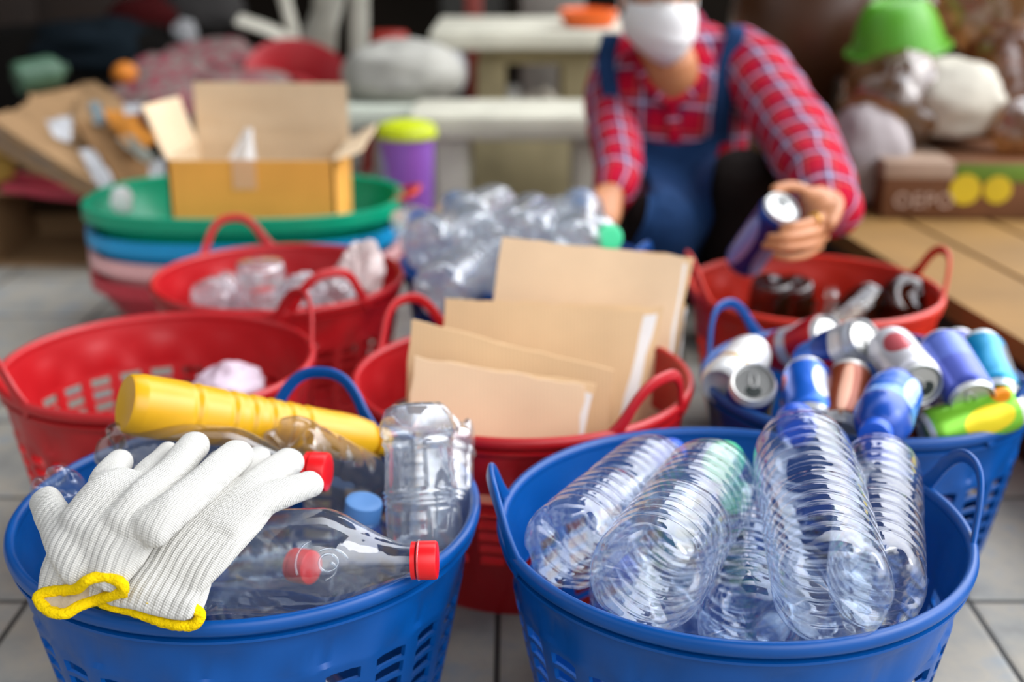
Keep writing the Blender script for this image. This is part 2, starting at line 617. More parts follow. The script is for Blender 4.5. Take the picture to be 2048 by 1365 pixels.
def rim_mesh(R, H=BH):
    prof = []
    for k in range(12):
        a = 2 * pi * k / 12
        prof.append((R - .0055 + .0055 * cos(a), H - .004 + .0075 * sin(a)))
    mb = MB()
    pts = [[(r * cos(2 * pi * j / 128), r * sin(2 * pi * j / 128), z) for j in range(128)] for r, z in prof]
    grid(mb, pts, 0, close_u=True, close_v=True, flip=True)
    # moulded lip just below the rim
    lp = [(R - .009, H - .019), (R - .0035, H - .018), (R - .0035, H - .0155), (R - .009, H - .0145)]
    mb.add(lathe(lp, 128, cap0=False, cap1=False))
    return mb


def handle_mesh(R, ang, hw=.056, hh=.058, flare=.10, H=BH, lean=.18):
    """Flat band arch growing out of the rim with a splayed foot on each side."""
    pts = []; n = 28
    for i in range(n + 1):
        t = -1 + 2 * i / n
        # arch with flared feet
        a = abs(t)
        if a < .80:
            h = hh * (1 - (a / .93) ** 2.6); w = hw * a * .92 / .80 * (1.0 if a > 0 else 1)
        else:
            q = (a - .80) / .20
            h = hh * (1 - (.80 / .93) ** 2.6) * (1 - q) ** 1.5 - .006 * q; w = hw * (.92 + .42 * q)
        s = math.copysign(w, t) / R
        th = ang + s
        r = R - .0045 + lean * max(0, h)
        wid = .0068 + .003 * max(0, (a - .75)) / .25
        pts.append((r * cos(th), r * sin(th), H - .004 + h, .0030, wid, th))
    mb = MB(); rows = []; seg = 14
    for i, p in enumerate(pts):
        c = Vector(p[:3]); t = (Vector(pts[min(n, i + 1)][:3]) - Vector(pts[max(0, i - 1)][:3])).normalized()
        rad_ = Vector((cos(p[5]), sin(p[5]), lean)).normalized()
        side = rad_ - t * rad_.dot(t); side.normalize()
        nn = side.cross(t).normalized()
        rows.append([c + side * (p[3] * math.copysign(abs(cos(2 * pi * k / seg)) ** .6, cos(2 * pi * k / seg))) + nn * (p[4] * math.copysign(abs(sin(2 * pi * k / seg)) ** .6, sin(2 * pi * k / seg))) for k in range(seg)])
    idx = grid(mb, rows, 0, close_u=True)
    mb.face(idx[0][::-1]); mb.face(idx[-1])
    return mb


def basket(key, x, y, R, m, label, handles, group=None, H=BH, rot=0.0):
    t = thing('plastic_basket', label, 'basket', (x, y, 0), group=group)
    b = basket_mesh(R, H)
    Mr = Matrix.Rotation(rot, 4, 'Z')
    part(MB().add(b, Mr), 'basket_body', m, t, local=True, angle=32)
    part(rim_mesh(R, H), 'rim', m, t, local=True, angle=50)
    for a in handles:
        part(handle_mesh(R, radians(a), H=H), 'handle', m, t, local=True, angle=60)
    BASK[key] = (x, y, R)
    return t


basket('A', .211, 1.084, .226, MT['blue'], 'blue slotted basket of ribbed water bottles in the right foreground', (184, 4))
basket('B', -.259, 1.117, .228, MT['blue'], 'blue slotted basket in the left foreground with white gloves over its rim', (80,), rot=.04)
basket('C', -.462, 1.543, .203, MT['red'], 'nearly empty red basket at the left edge behind the yellow bottle', (35, 215))
basket('D', -.377, 1.946, .203, MT['red'], 'red basket of crumpled clear plastic in front of the stacked tubs', (122, 302))
basket('E', .013, 1.484, .216, MT['red'], 'red basket in the middle packed with upright folded cardboard', (136, 316))
basket('F', .442, 1.472, .204, MT['blue_rear'], 'blue basket heaped with drink cans at the right edge', (138, 318))
basket('G', .474, 1.882, .197, MT['red_orange'], 'orange red basket of brown glass bottles below the held can', (4, 184))
basket('H', .022, 2.035, .212, MT['blue_rear'], 'blue basket piled with clear bottles behind the cardboard', (150, 330))


# ------------------------------------------------------------------ bottles
def petal_base(R):
    """rows (r, z, lobe weight) from centre out to the heel of a five-foot bottle base."""
    return [(.10, .013, .1), (.22, .0125, .35), (.36, .011, .7), (.5, .0085, 1.0), (.64, .0060, 1.0), (.78, .0060, .9), (.88, .0085, .7), (.95, .0135, .45), (.99, .021, .2)]


def bottle_mesh(kind, R, L, seg=72, step=.0024, seed=0, dent=.012):
    glass = kind == 'glass'; kind = 'plain' if glass else kind
    rn = .0145 * R / .045 if R < .045 else .0145
    prof = []
    for r, z, w in petal_base(R): prof.append((r * R, z, w))
    z = .030; zsh = {'water': .70, 'cola': .56, 'plain': .62, 'small': .60}[kind] * L
    zn = .905 * L
    while z < zsh:
        r = R
        if kind == 'water' or kind == 'small':
            p = .0185 if kind == 'water' else .016
            ph = ((z - .034) / p) % 1.0
            g = exp(-((ph - .5) / .115) ** 2)
            if .04 < z < zsh - .008: r -= .0013 * g
            r -= R * .055 * exp(-((z - .42 * L) / .010) ** 2)
        elif kind == 'cola':
            r = R * (1 - .05 * exp(-((z - .20 * L) / .03) ** 2))
        else:
            r = R * (1 - .03 * exp(-((z - .30 * L) / .006) ** 2) - .03 * exp(-((z - .5 * L) / .006) ** 2))
        prof.append((r, z, 0)); z += step if kind in ('water', 'small') else step * 2
    n = int((zn - zsh) / (step * 1.6)) + 4
    for i in range(n + 1):
        t = i / n
        if kind == 'cola':
            q = .5 + .5 * cos(pi * t ** 0.92); q = q ** .92
        else:
            q = (1 - t ** 2.1) ** .62
        r = rn + (R - rn) * q
        if kind == 'water' and .12 < t < .7:
            r -= .0015 * exp(-(((t * 3.2) % 1.0 - .5) / .12) ** 2)
        prof.append((r, zsh + (zn - zsh) * t, 0))
    for r, q in ((rn, .915), (rn, .928), (rn * 1.25, .930), (rn * 1.25, .936), (rn * .98, .938), (rn * .98, .985)):
        prof.append((r, q * L, 0))

    def mod(r, z, th, i):
        w = 0 if glass else prof[i][2]
        if w:
            v = (.5 + .5 * cos(5 * th)) ** 4
            z = z + w * v * .011 * (1 if r < .97 * R else .3)
            r = r * (1 - .05 * w * v)
        elif z < .06 and not glass:
            v = (.5 + .5 * cos(5 * th)) ** 4
            r = r * (1 - .03 * v * max(0, (1 - (z - .02) / .035)))
        if z < zn and z > .03:
            q = noise.noise(Vector((cos(th) * 1.6, sin(th) * 1.6, z * 11 + seed * 9.7)))
            q2 = noise.noise(Vector((cos(th) * 4, sin(th) * 4, z * 40 + seed * 5.1)))
            f = min(1, (zn - z) / (.1 * L))
            r = r * (1 + f * (dent * q + dent * .15 * q2))
        return r, z
    return lathe([(a, b) for a, b, c in prof], seg, mod, cap0=True, cap1=False)


def cap_mesh(r=.0158, h=.017, L=.33, ring=True):
    z1 = L + .001; z0 = z1 - h
    def mod(q, z, th, i):
        return (q * (1 + .018 * (1 if cos(40 * th) > 0 else 0)) if q > r * .97 and z < z1 - .002 else q), z
    mb = lathe([(r * .9, z0), (r, z0 + .0004), (r, z1 - .0022), (r * .97, z1 - .0006), (r * .9, z1), (r * .5, z1)], 80, mod)
    return mb


def bottle(base, tip, kind, R, label, petmat, capmat=None, name='plastic_bottle', cat='bottle', group=None, seg=64, step=.0024,
           seed=0, dent=.012, roll=0.0, capr=None, ring=True):
    L = (tip - base).length
    t = thing(name, label, cat, M=axis_matrix(base, tip, roll), group=group)
    part(bottle_mesh(kind, R, L, seg, step if seg < 80 else .0016, seed, dent), 'bottle_wall', petmat, t, local=True, angle=0)
    if capmat is not None:
        r_ = capr or .0168
        cp = part(cap_mesh(r_, .0175, L), 'cap', capmat, t, local=True, angle=35)
        if seg >= 48:
            z0 = L + .001 - .0175
            part(lathe([(r_ * .88, z0 - .0052), (r_ * .99, z0 - .005), (r_ * .99, z0 - .0012), (r_ * .88, z0 - .001)], 48), 'tamper_ring', capmat, cp, local=True, angle=35)
    return t


wb = 'clear ribbed bottles in the right foreground basket'
def wbottle(bpx, bz, tpx, L, R, label, pm, cm, seed, far=True, **kw):
    A = PZ(bpx[0], bpx[1], bz)
    T = reach(A, tpx[0], tpx[1], L, far)
    return bottle(A, T, 'water', R, label, pm, cm, group=wb, seed=seed, **kw)


wbottle((1672, 1212), .285, (1590, 840), .350, .0490, 'ribbed clear bottle lying on top at right of centre, its blue cap uppermost', MT['pet_blue'], MT['bluecap'], 1, seg=96, roll=.3, capr=.0205, dent=.014)
wbottle((1278, 1178), .285, (1452, 918), .335, .0490, 'ribbed clear bottle with a mint green cap beside the tilted left bottle', MT['pet'], MT['greencap'], 2, seg=96, roll=.9, capr=.0205)
wbottle((1118, 1108), .270, (1345, 905), .320, .0420, 'ribbed clear bottle leaning on the left side of the front right basket', MT['pet'], MT['bluecap'], 3, seg=80, roll=.2)
wbottle((1752, 1195), .262, (1760, 885), .330, .0420, 'ribbed clear bottle with blue cap next to the right rim of its basket', MT['pet'], MT['bluecap'], 4, seg=80, roll=1.3, capr=.019, dent=.014)
wbottle((1500, 1278), .215, (1470, 985), .330, .0450, 'ribbed clear bottle sunk low between its two bigger neighbours, base forward', MT['pet_blue'], MT['greencap'], 5, seg=80, roll=.5)
for k, (x0, y0, z0, x1, y1, z1, R_, lab) in enumerate([
    (.10, .98, .062, .29, 1.20, .062, .042, 'ribbed clear bottle at the bottom of the pile, pointing right'),
    (.27, .96, .062, .10, 1.20, .15, .040, 'ribbed clear bottle in the lower layer, crossing the bottom one'),
    (.31, 1.00, .14, .20, 1.22, .10, .040, 'ribbed clear bottle in the lower layer beside the right wall'),
    (.12, .95, .155, .12, 1.24, .155, .042, 'ribbed clear bottle in the middle layer beneath the mint-capped one')]):
    A = Vector((x0, y0, z0)); T = A + (Vector((x1, y1, z1)) - A).normalized() * .29
    bottle(A, T, 'water', R_, lab, MT['pet_blue'], MT['bluecap'] if k % 2 else MT['whitecap'], group=wb, seed=20 + k, seg=48, step=.003)

# ---- left foreground basket
A = PZ(352, 1128, .265); T = PZ(873, 1121, .272)
frontb = bottle(A, T, 'cola', .0465, 'clear bottle with red cap lying on the front rim beside the gloves', MT['pet'], MT['redcap'], seg=96, step=.002, seed=31, dent=.006, capr=.0165, roll=.4)
LF = (T - A).length; Mf = ROOTM[frontb.name].inverted(); cl = (Mf @ CAM); th0 = atan2(cl.y, cl.x)
for dth, zz, pts_ in ((0.05, .140, [(0, .013), (.9, .010), (1.9, .004)]), (.10, .147, [(2.2, .012), (3.0, .015), (3.9, .018)]), (-.12, .135, [(3.8, .014), (4.6, .018), (5.4, .024)]), (.02, .142, None)):
    if pts_ is None: q_ = [(2 * pi * k / 12, .0075) for k in range(13)]
    else: q_ = [(p_[0] + .0, p_[1]) for p_ in catmull(pts_, 4)]
    line = []
    for a_, r_ in q_:
        z_ = zz + r_ * sin(a_); Lb = LF; t_ = (z_ - .56 * Lb) / (.345 * Lb)
        rr_ = .0145 + (.0465 - .0145) * (.5 + .5 * cos(pi * min(1, max(0, t_)) ** .92)) ** .92 + .0003
        th_ = th0 + dth + r_ * cos(a_) / .045
        line.append((rr_ * cos(th_), rr_ * sin(th_), z_, .0011, .0008))
    part(tube(line, 2, 8, up=(cos(th0), sin(th0), 0)), 'embossed_swirl', MT['pet'], frontb, local=True, angle=0)
A = PZ(330, 1085, .18); T = PZ(622, 1136, .205)
bottle(A, T, 'cola', .036, 'clear bottle with red cap seen through the front clear bottle', MT['pet'], MT['redcap'], seg=64, seed=32, dent=.012, capr=.0165)
A = PZ(205, 915, .285); T = PZ(655, 945, .285)
bottle(A, T, 'cola', .0390, 'clear bottle with red cap lying behind the gloves, below the yellow bottle', MT['pet_smoke'], MT['redcap'], seg=80, seed=33, dent=.01, capr=.0190)
A = PZ(555, 895, .30); T = reach(A, 782, 1006, .205, True)
bottle(A, T, 'plain', .0400, 'smoky clear bottle slanting down from the yellow bottle to the jars', MT['pet_smoke'], None, seg=72, seed=34, dent=.02)
T = PZ(728, 1004, .235)
bottle(T + Vector((-.02, .012, -.115)), T, 'small', .028, 'small bottle with a bright blue cap wedged left of the jars', MT['pet'], MT['ltbluecap'], seg=48, seed=35, capr=.019)
T = PZ(96, 966, .287); A = PZ(190, 1050, .21)
bottle(T, T + (A - T).normalized() * .17, 'plain', .026, 'clear bottle base poking up by the left rim behind the glove thumb', MT['pet'], None, seg=48, seed=36)
A = PZ(40, 1090, .20)
bottle(Vector((A.x + .075, A.y - .025, .13)), Vector((A.x + .14, A.y + .12, .16)), 'plain', .032, 'green plastic bottle under the left glove by the basket wall', MT['teal_dark'], MT['whitecap'], seg=48, seed=37)
for k, (x0, y0, z0, x1, y1, z1, lab) in enumerate([
    (-.36, 1.02, .055, -.18, 1.20, .055, 'clear bottle lying at the bottom beneath the capped bottles'),
    (-.17, 1.02, .058, -.33, 1.20, .13, 'clear bottle in the lower layer crossing under the front bottle'),
    (-.38, 1.15, .15, -.16, 1.24, .15, 'clear bottle in the lower layer behind the gloves')]):
    A = Vector((x0, y0, z0)); T = A + (Vector((x1, y1, z1)) - A).normalized() * .25
    bottle(A, T, 'small', .036, lab, MT['pet'], MT['bluecap'] if k else MT['greencap'], seg=40, step=.003, seed=40 + k, group='clear bottles low in the left foreground basket')


def yellow_bottle():
    A = PZ(247, 806, .345); T = reach(A, 772, 886, .300, True)
    L = (T - A).length; s = L / .335
    t = thing('yellow_bottle', 'opaque yellow ringed bottle lying across the back of the left foreground basket', 'bottle', M=axis_matrix(A, T))
    prof = [(.010, .004), (.022, .002), (.0275, .0015), (.0295, .004), (.0305, .012)]
    z = .014
    while z < .262 * s:
        r = .0312 - .0055 * min(1, max(0, (z / s - .05) / .2))
        for c, w in ((.074, .003), (.118, .0025), (.142, .0025), (.166, .0025), (.190, .0025), (.214, .0025)):
            r += -.0016 * exp(-((z - c * s) / w) ** 2) + .0007 * exp(-((z - c * s - .006) / .002) ** 2)
        prof.append((r, z)); z += .0015
    e = L - .262 * s; z0 = .262 * s
    for i in range(1, 12):
        q = i / 12
        prof.append((.0257 - .0045 * q ** 2.2, z0 + e * .62 * q))
    prof += [(.021, z0 + e * .66), (.016, z0 + e * .72), (.012, z0 + e * .76), (.012, z0 + e * .8)]
    part(lathe(prof, 72), 'bottle_wall', MT['yellow'], t, local=True, angle=50)
    zc = z0 + e * .78
    part(lathe([(.013, zc), (.0165, zc + .0005), (.0165, L - .003), (.0150, L), (.004, L)], 40), 'cap', MT['yellow'], t, local=True, angle=40)


yellow_bottle()


def jar(top, bot, W, label, seed, m):
    """Square-shouldered clear bottle standing upside down: notched base up, waist rings, panelled walls."""
    L = (top - bot).length
    t = thing('clear_jar', label, 'bottle', M=axis_matrix(top, bot, .25 + seed), group='upturned clear jars at the right rim of the left basket')
    prof = [(.15, .012), (.4, .010), (.6, .003), (.78, 0), (.92, .003), (1.0, .012), (1.02, .022), (1.0, .030), (.955, .033), (.955, .036), (.985, .039)]
    z = .043
    W2 = W
    while z < L - .01:
        s = z / L
        r = .97 - .10 * sin(pi * min(1, s / .62)) ** 2 * .6
        for c in (.60, .635, .67):
            r += .035 * exp(-((s - c) / .009) ** 2) - .05 * exp(-((s - c - .017) / .009) ** 2)
        prof.append((r, z)); z += .0022
    prof += [(.8, L - .004), (.5, L)]

    def mod(r, z, th, i):
        c = abs(cos(4 * th)) ** 3
        s = z / L
        if i < 9:
            return W2 * r * (1 - .10 * (.5 - .5 * cos(4 * th)) * (1 if r > .5 else 0)), z + (.012 * (.5 + .5 * cos(2 * th)) ** 6 if r < 1.01 and i < 7 else 0)
        pan = 0
        if .2 < s < .57 or .70 < s < .95:
            ed = (cos(4 * th))
            pan = .07 if ed > .1 else 0
            if ed > .3: pan -= .025 * (.5 + .5 * cos(2 * pi * s * L / .014)) ** 4
        return W2 * r * (1 - pan) * (1 + .012 * noise.noise(Vector((cos(th) * 2, sin(th) * 2, z * 20 + seed)))), z
    part(lathe([(a, b) for a, b in prof], 96, mod), 'bottle_wall', m, t, local=True, angle=0)


top = P(832, 806, 1.235); bot = P(848, 1100, 1.23)
jar(top, bot, .0375, 'front one of the two upturned clear jars with panelled sides', 0.0, MT['jar'])
top = P(893, 838, 1.315); bot = P(880, 1105, 1.25)
jar(top, bot, .0330, 'rear one of the two upturned jars, smoother and partly hidden', .6, MT['jar'])


# ------------------------------------------------------------------ cotton gloves
def knit(name, col, rib=False):
    k = NT(name); b = k.n('ShaderNodeBsdfPrincipled'); o = k.obj()
    sep = k.n('ShaderNodeSeparateXYZ'); k.l(o, sep.inputs[0])
    wob = k.noise(18, 2, o)
    x = k.math('ADD', sep.outputs[0], k.math('MULTIPLY', wob, .006))
    y = k.math('ADD', sep.outputs[1], k.math('MULTIPLY', wob, .004))
    cx = k.math('ABSOLUTE', k.math('SINE', k.math('MULTIPLY', x, 1500.0)))
    cy = k.math('ABSOLUTE', k.math('SINE', k.math('MULTIPLY', y, 1900.0)))
    h = k.math('MULTIPLY', cx, cy)
    ribs = k.math('SINE', k.math('MULTIPLY', x, 950.0))
    cuff = k.math('MULTIPLY', k.math('LESS_THAN', sep.outputs[1], .075), 1.0)
    rr = k.n('ShaderNodeMapRange'); rr.inputs[1].default_value = .04; rr.inputs[2].default_value = .085
    rr.inputs[3].default_value = 1.0; rr.inputs[4].default_value = 0.0
    k.l(sep.outputs[1], rr.inputs[0])
    hh = k.math('ADD', k.math('MULTIPLY', h, .5), k.math('MULTIPLY', k.math('MULTIPLY', ribs, rr.outputs[0]), .55))
    c = lin(col); d = tuple(q * .80 for q in c[:3]) + (1,)
    cc = k.mix(k.math('MULTIPLY', h, 1.0), d, c)
    k.l(k.mix(k.math('MULTIPLY', k.noise(22, 3, o), .25), cc, lin('d9d2bd')), b.inputs['Base Color'])
    b.inputs['Roughness'].default_value = .95; b.inputs['Specular IOR Level'].default_value = .1
    b.inputs['Sheen Weight'].default_value = .3
    k.l(k.bump(k.math('ADD', hh, k.math('MULTIPLY', k.noise(260, 2, o), .5)), .8, .0016), b.inputs['Normal'])
    return k.surf(b.outputs[0])


MT['cotton'] = knit('white_cotton_knit', 'd8d7d3')
MT['yarn'] = basic('yellow_overlock_yarn', 'f2cd08', .9, .10, 120, .8, 420, spec=.1)
MT['cuff_in'] = basic('shaded_cuff_lining', 'b7a68c', .95, .1, 60, .5, 200)  # beige darkened, shade of the cuff opening put into the colour


def glove(label, chains, hem, origin, axis_px, seed):
    o3 = PZ(*origin); tipv = PZ(*axis_px)
    yv = (tipv - o3).normalized(); zv = (Vector((0, -.45, .9)) - yv * Vector((0, -.45, .9)).dot(yv)).normalized(); xv = yv.cross(zv)
    M = Matrix.Translation(o3) @ Matrix((xv, yv, zv)).transposed().to_4x4()
    t = thing('cotton_glove', label, 'glove', M=M, group='pair of white work gloves')
    mbs = []
    for ch in chains:
        q = []
        for px, py, z, hw, th in ch:
            p = PZ(px, py, z); d = depth_of(p)
            q.append((p.x, p.y, p.z, (hw * 1.12 if hw < 50 else hw * 1.03) * d / F, th / 2 * 1.12))
        mbs.append(tube(q, sub=5, seg=28, up=zv, power=.9))
    inv = M.inverted()
    me = bake(mbs, .0019, 7, 'glove_body', inv)
    for v in me.vertices:                               # soft wrinkles
        n_ = noise.noise(Vector((v.co.x * 26, v.co.y * 17, seed)))
        n2 = noise.noise(Vector((v.co.x * 60, v.co.y * 30, seed + 4)))
        v.co.z += .0042 * n_ + .0016 * n2
    meshpart(me, 'knit_body', MT['cotton'], t)
    ring = []
    for px, py, z in hem:
        p = PZ(px, py, z); ring.append((p.x, p.y, p.z, .0046, .0046))
    r = tube(ring, sub=5, seg=14, up=(0.1, -.6, .8), closed=True)
    # stitched bumps along the overlock
    for i, p in enumerate(r.v):
        n_ = noise.noise(Vector(p) * 420); r.v[i] = tuple(Vector(p) + Vector((n_, n_, n_)) * .0007)
    part(r, 'cuff_hem', MT['yarn'], t, label='yellow overlocked cuff hem', angle=0)
    # lining coloured darker to hold the shade inside the cuff opening
    c = Vector((0, 0, 0)); pts = [Vector(p[:3]) for p in catmull(ring + [ring[0]], 3)[:-1]]
    for p in pts: c += p
    c /= len(pts)
    lm = MB(); inn = c + yv * .010
    rows = [[p for p in pts], [p.lerp(inn, .25) + yv * .004 for p in pts], [p.lerp(inn, .85) + yv * .004 for p in pts]]
    grid(lm, rows, 0, close_u=True)
    sm = MB()
    grid(sm, [pts, [p.lerp(c, .04) + yv * .006 for p in pts], [p.lerp(c, .10) + yv * .016 for p in pts], [p.lerp(c, .22) + yv * .030 for p in pts]], 0, close_u=True)
    part(sm, 'cuff', MT['cotton'], t, angle=0)
    part(lm, 'cuff_lining', MT['cuff_in'], t, label='dim beige lining inside the cuff', angle=0)


# lower glove first
glove('right one of the two white gloves, lying half under the other, two fingers pointing right',
      [[(297, 1210, .279, 98, .014), (304, 1188, .286, 97, .018), (326, 1146, .297, 96, .021), (385, 1080, .316, 100, .024), (455, 1020, .326, 88, .024), (498, 992, .328, 66, .020)],
       [(620, 968, .324, 26, .020), (570, 984, .330, 28, .021), (510, 1012, .330, 32, .021), (450, 1060, .322, 40, .020)],
       [(578, 922, .330, 28, .021), (532, 956, .334, 30, .021), (480, 1004, .331, 34, .021), (430, 1060, .322, 40, .02)],
       [(516, 914, .318, 24, .018), (470, 962, .322, 26, .018), (420, 1020, .320, 32, .018)],
       [(440, 920, .308, 22, .018), (400, 980, .312, 26, .018), (370, 1040, .312, 32, .018)]],
      [(193, 1197, .280), (222, 1212, .272), (265, 1222, .270), (302, 1236, .267), (333, 1247, .264), (367, 1252, .262), (392, 1248, .264), (399, 1226, .272), (365, 1213, .279), (320, 1210, .281), (285, 1198, .285), (240, 1188, .287), (208, 1186, .285)],
      (300, 1218, .278), (470, 1000, .33), 1.3)
glove('left one of the two white gloves, lying on top with its thumb to the left',
      [[(161, 1186, .284, 84, .015), (160, 1166, .291, 85, .018), (166, 1136, .303, 88, .022), (200, 1080, .326, 104, .028), (250, 1010, .342, 96, .028), (285, 980, .346, 80, .024)],
       [(92, 1004, .318, 29, .024), (108, 1035, .324, 33, .025), (140, 1085, .322, 44, .024), (170, 1130, .31, 46, .022)],
       [(240, 922, .340, 22, .020), (215, 962, .344, 32, .023), (212, 1012, .342, 40, .024), (210, 1070, .332, 44, .022)],
       [(335, 906, .338, 20, .020), (300, 945, .343, 26, .021), (265, 1000, .343, 34, .022)],
       [(388, 893, .352, 29, .024), (346, 944, .354, 31, .024), (295, 996, .350, 36, .024), (250, 1050, .34, 42, .022)],
       [(476, 910, .348, 28, .023), (428, 950, .353, 30, .024), (366, 1002, .352, 34, .024), (300, 1058, .340, 42, .022)]],
      [(76, 1197, .285), (98, 1222, .278), (130, 1228, .276), (160, 1212, .280), (189, 1202, .281), (222, 1192, .289), (247, 1181, .297), (238, 1164, .305), (205, 1154, .308), (174, 1162, .306), (154, 1178, .296), (122, 1182, .290), (92, 1186, .288)],
      (163, 1190, .283), (300, 960, .35), 5.1)
# ------------------------------------------------------------------ drink cans
def can_paint(name, bands, blobs=(), rough=.28, metal=.35, L=.113):
    """bands: (height fraction, colour) up the can; blobs: (angle deg, height fraction, angular radius, height radius, colour)."""
    k = NT(name); b = k.n('ShaderNodeBsdfPrincipled')
    sep = k.n('ShaderNodeSeparateXYZ'); k.l(k.obj(), sep.inputs[0])
    zf = k.math('DIVIDE', sep.outputs[2], L)
    base = k.ramp(zf, [(p, lin(c)) for p, c in bands], 'CONSTANT')
    ang = k.math('ARCTAN2', sep.outputs[1], sep.outputs[0])
    for a, h, ra, rh, c in blobs:
        d = k.math('SUBTRACT', ang, radians(a))
        d = k.math('ARCTAN2', k.math('SINE', d), k.math('COSINE', d))
        e = k.math('ADD', k.math('POWER', k.math('DIVIDE', k.math('ABSOLUTE', d), ra), 2.0),
                   k.math('POWER', k.math('ABSOLUTE', k.math('DIVIDE', k.math('SUBTRACT', zf, h), rh)), 2.0))
        base = k.mix(k.math('LESS_THAN', e, 1.0), base, lin(c))
    k.l(base, b.inputs['Base Color'])
    b.inputs['Metallic'].default_value = metal; b.inputs['Roughness'].default_value = rough
    k.l(k.bump(k.noise(70, 2), .12, .003), b.inputs['Normal'])
    return k.surf(b.outputs[0])


def can_body(R, L, seed, crush):
    prof = [(.2, .010), (.55, .009), (.72, .004), (.77, .0), (.81, .001), (.90, .006), (.985, .012), (1.0, .017)]
    z = .02
    while z < L - .018: prof.append((1.0, z)); z += .004
    prof += [(1.0, L - .016), (.97, L - .011), (.89, L - .006), (.855, L - .004), (.875, L - .002), (.86, L), (.83, L - .001)]
    def mod(r, z, th, i):
        q = noise.noise(Vector((cos(th) * 1.4, sin(th) * 1.4, z * 26 + seed * 3.3)))
        f = crush * sin(pi * min(1, max(0, z / L)))
        return R * r * (1 + f * (q - .15)), z
    return lathe(prof, 40, mod, cap1=False)


def can(A, B, label, paint, seed, R=.0292, group='drink cans heaped in the right blue basket', crush=.06, roll=0.0, name='drink_can', L=.113):
    """A: lid end centre, B: bottom direction."""
    bot = A + (B - A).normalized() * L
    t = thing(name, label, 'can', M=axis_matrix(bot, A, roll), group=group)
    part(can_body(R, L, seed, crush), 'can_body', paint, t, local=True, angle=50)
    lid = lathe([(R * .85, L - .0005), (R * .80, L - .0012), (R * .775, L - .0052), (R * .74, L - .0060), (R * .70, L - .0042), (R * .2, L - .0042)], 40, cap0=False)
    lid = part(lid, 'lid', MT['alu'], t, local=True, angle=40)
    mo = lathe([(1, 0), (.6, .0003)], 24)
    mo = MB().add(mo, Matrix.Translation((0, R * .36, L - .0040)) @ Matrix.Diagonal((R * .33, R * .27, 1, 1)))
    part(mo, 'mouth', MT['mouth_shade'], lid, local=True)
    tb = [(R * .16 * cos(a), -R * .14 + R * .34 * sin(a), L - .0030, .0013, .0008) for a in [2 * pi * i / 14 for i in range(14)]]
    part(tube(tb, sub=2, seg=8, up=(0, 0, 1), closed=True), 'pull_tab', MT['alu'], lid, local=True)
    return t


CP_ = {
    'white_gold': can_paint('white_gold_can', [(0, 'd8d8d8'), (.16, 'e9e8e6'), (.30, 'b98a3c'), (.38, 'eceae8'), (.8, 'e0e0e2')]),
    'navy': can_paint('navy_can', [(0, 'b9bcc4'), (.06, '1b2f8f'), (.9, 'd8d8da')]),
    'redwhite': can_paint('red_white_can', [(0, 'd0d0d2'), (.08, 'c9101f'), (.32, 'd9d5dc'), (.5, 'c81724'), (.92, 'd6d6d6')], [(60, .42, .7, .2, 'c9101f'), (200, .5, .8, .24, 'e9e6ea')]),
    'bluewhite': can_paint('blue_white_can', [(0, 'cfd2d6'), (.08, '1560c8'), (.40, '0f3f9c'), (.66, 'd9dde6'), (.82, 'b9bdc6')], [(20, .5, .55, .2, 'd8202a'), (150, .42, .7, .2, 'e8ecf2'), (250, .3, .7, .22, '2f86e0')]),
    'silverred': can_paint('silver_red_can', [(0, 'd3d3d6'), (.06, 'dcdbe2'), (.93, 'd6d6d6')], [(30, .32, .7, .14, 'c7565c'), (110, .6, .5, .2, 'd3868c'), (230, .45, .6, .2, 'c75a62'), (320, .55, .5, .12, 'b9b9c6')]),
    'violet': can_paint('violet_blue_can', [(0, 'd0d0d8'), (.06, '5b6fc4'), (.5, '4a58b0'), (.93, 'd6d6d6')], [(20, .5, .25, .5, 'aab4e6'), (180, .5, .25, .5, 'aab4e6')]),
    'teal': can_paint('teal_can', [(0, 'c9d4da'), (.06, '0c86b4'), (.93, 'd6dadc')], [(80, .55, .3, .42, 'd9e4ea'), (200, .5, .34, .26, '66727c'), (300, .55, .3, .42, 'd9e4ea')]),
    'lime': can_paint('lime_can', [(0, 'd6d8d2'), (.06, '7cc233'), (.93, 'd8dad2')], [(90, .6, .8, .26, 'ead321'), (200, .4, .5, .2, 'd5e8a6'), (30, .35, .4, .14, 'cfe59a'), (300, .6, .6, .26, 'ead321'), (250, .8, .4, .1, 'e88b1c')]),
    'brown': can_paint('brown_can', [(0, 'd2d0d0'), (.10, '8a3f24'), (.9, 'd4d0cc')], [(60, .5, .22, .44, 'c08a70'), (240, .5, .25, .44, 'c08a70')]),
    'bluered': can_paint('bright_blue_can', [(0, 'cfd2d8'), (.06, '1463d2'), (.92, 'd6d6da')], [(40, .72, .5, .14, 'd6262f'), (160, .5, .4, .3, 'cfd6ea'), (270, .72, .5, .14, 'd6262f'), (320, .22, .6, .12, 'e05a62')]),
    'held': can_paint('blue_white_held_can', [(0, 'c4c8d2'), (.05, '12307f'), (.9, '0d48a6'), (.95, 'd9e0e0')], [(30, .45, .55, .38, '8f9bd2'), (120, .45, .55, .38, '97a3d8'), (210, .45, .55, .38, '8f9bd2'), (300, .45, .55, .38, '97a3d8'), (165, .6, .25, .08, '16509f')], L=.15),
}
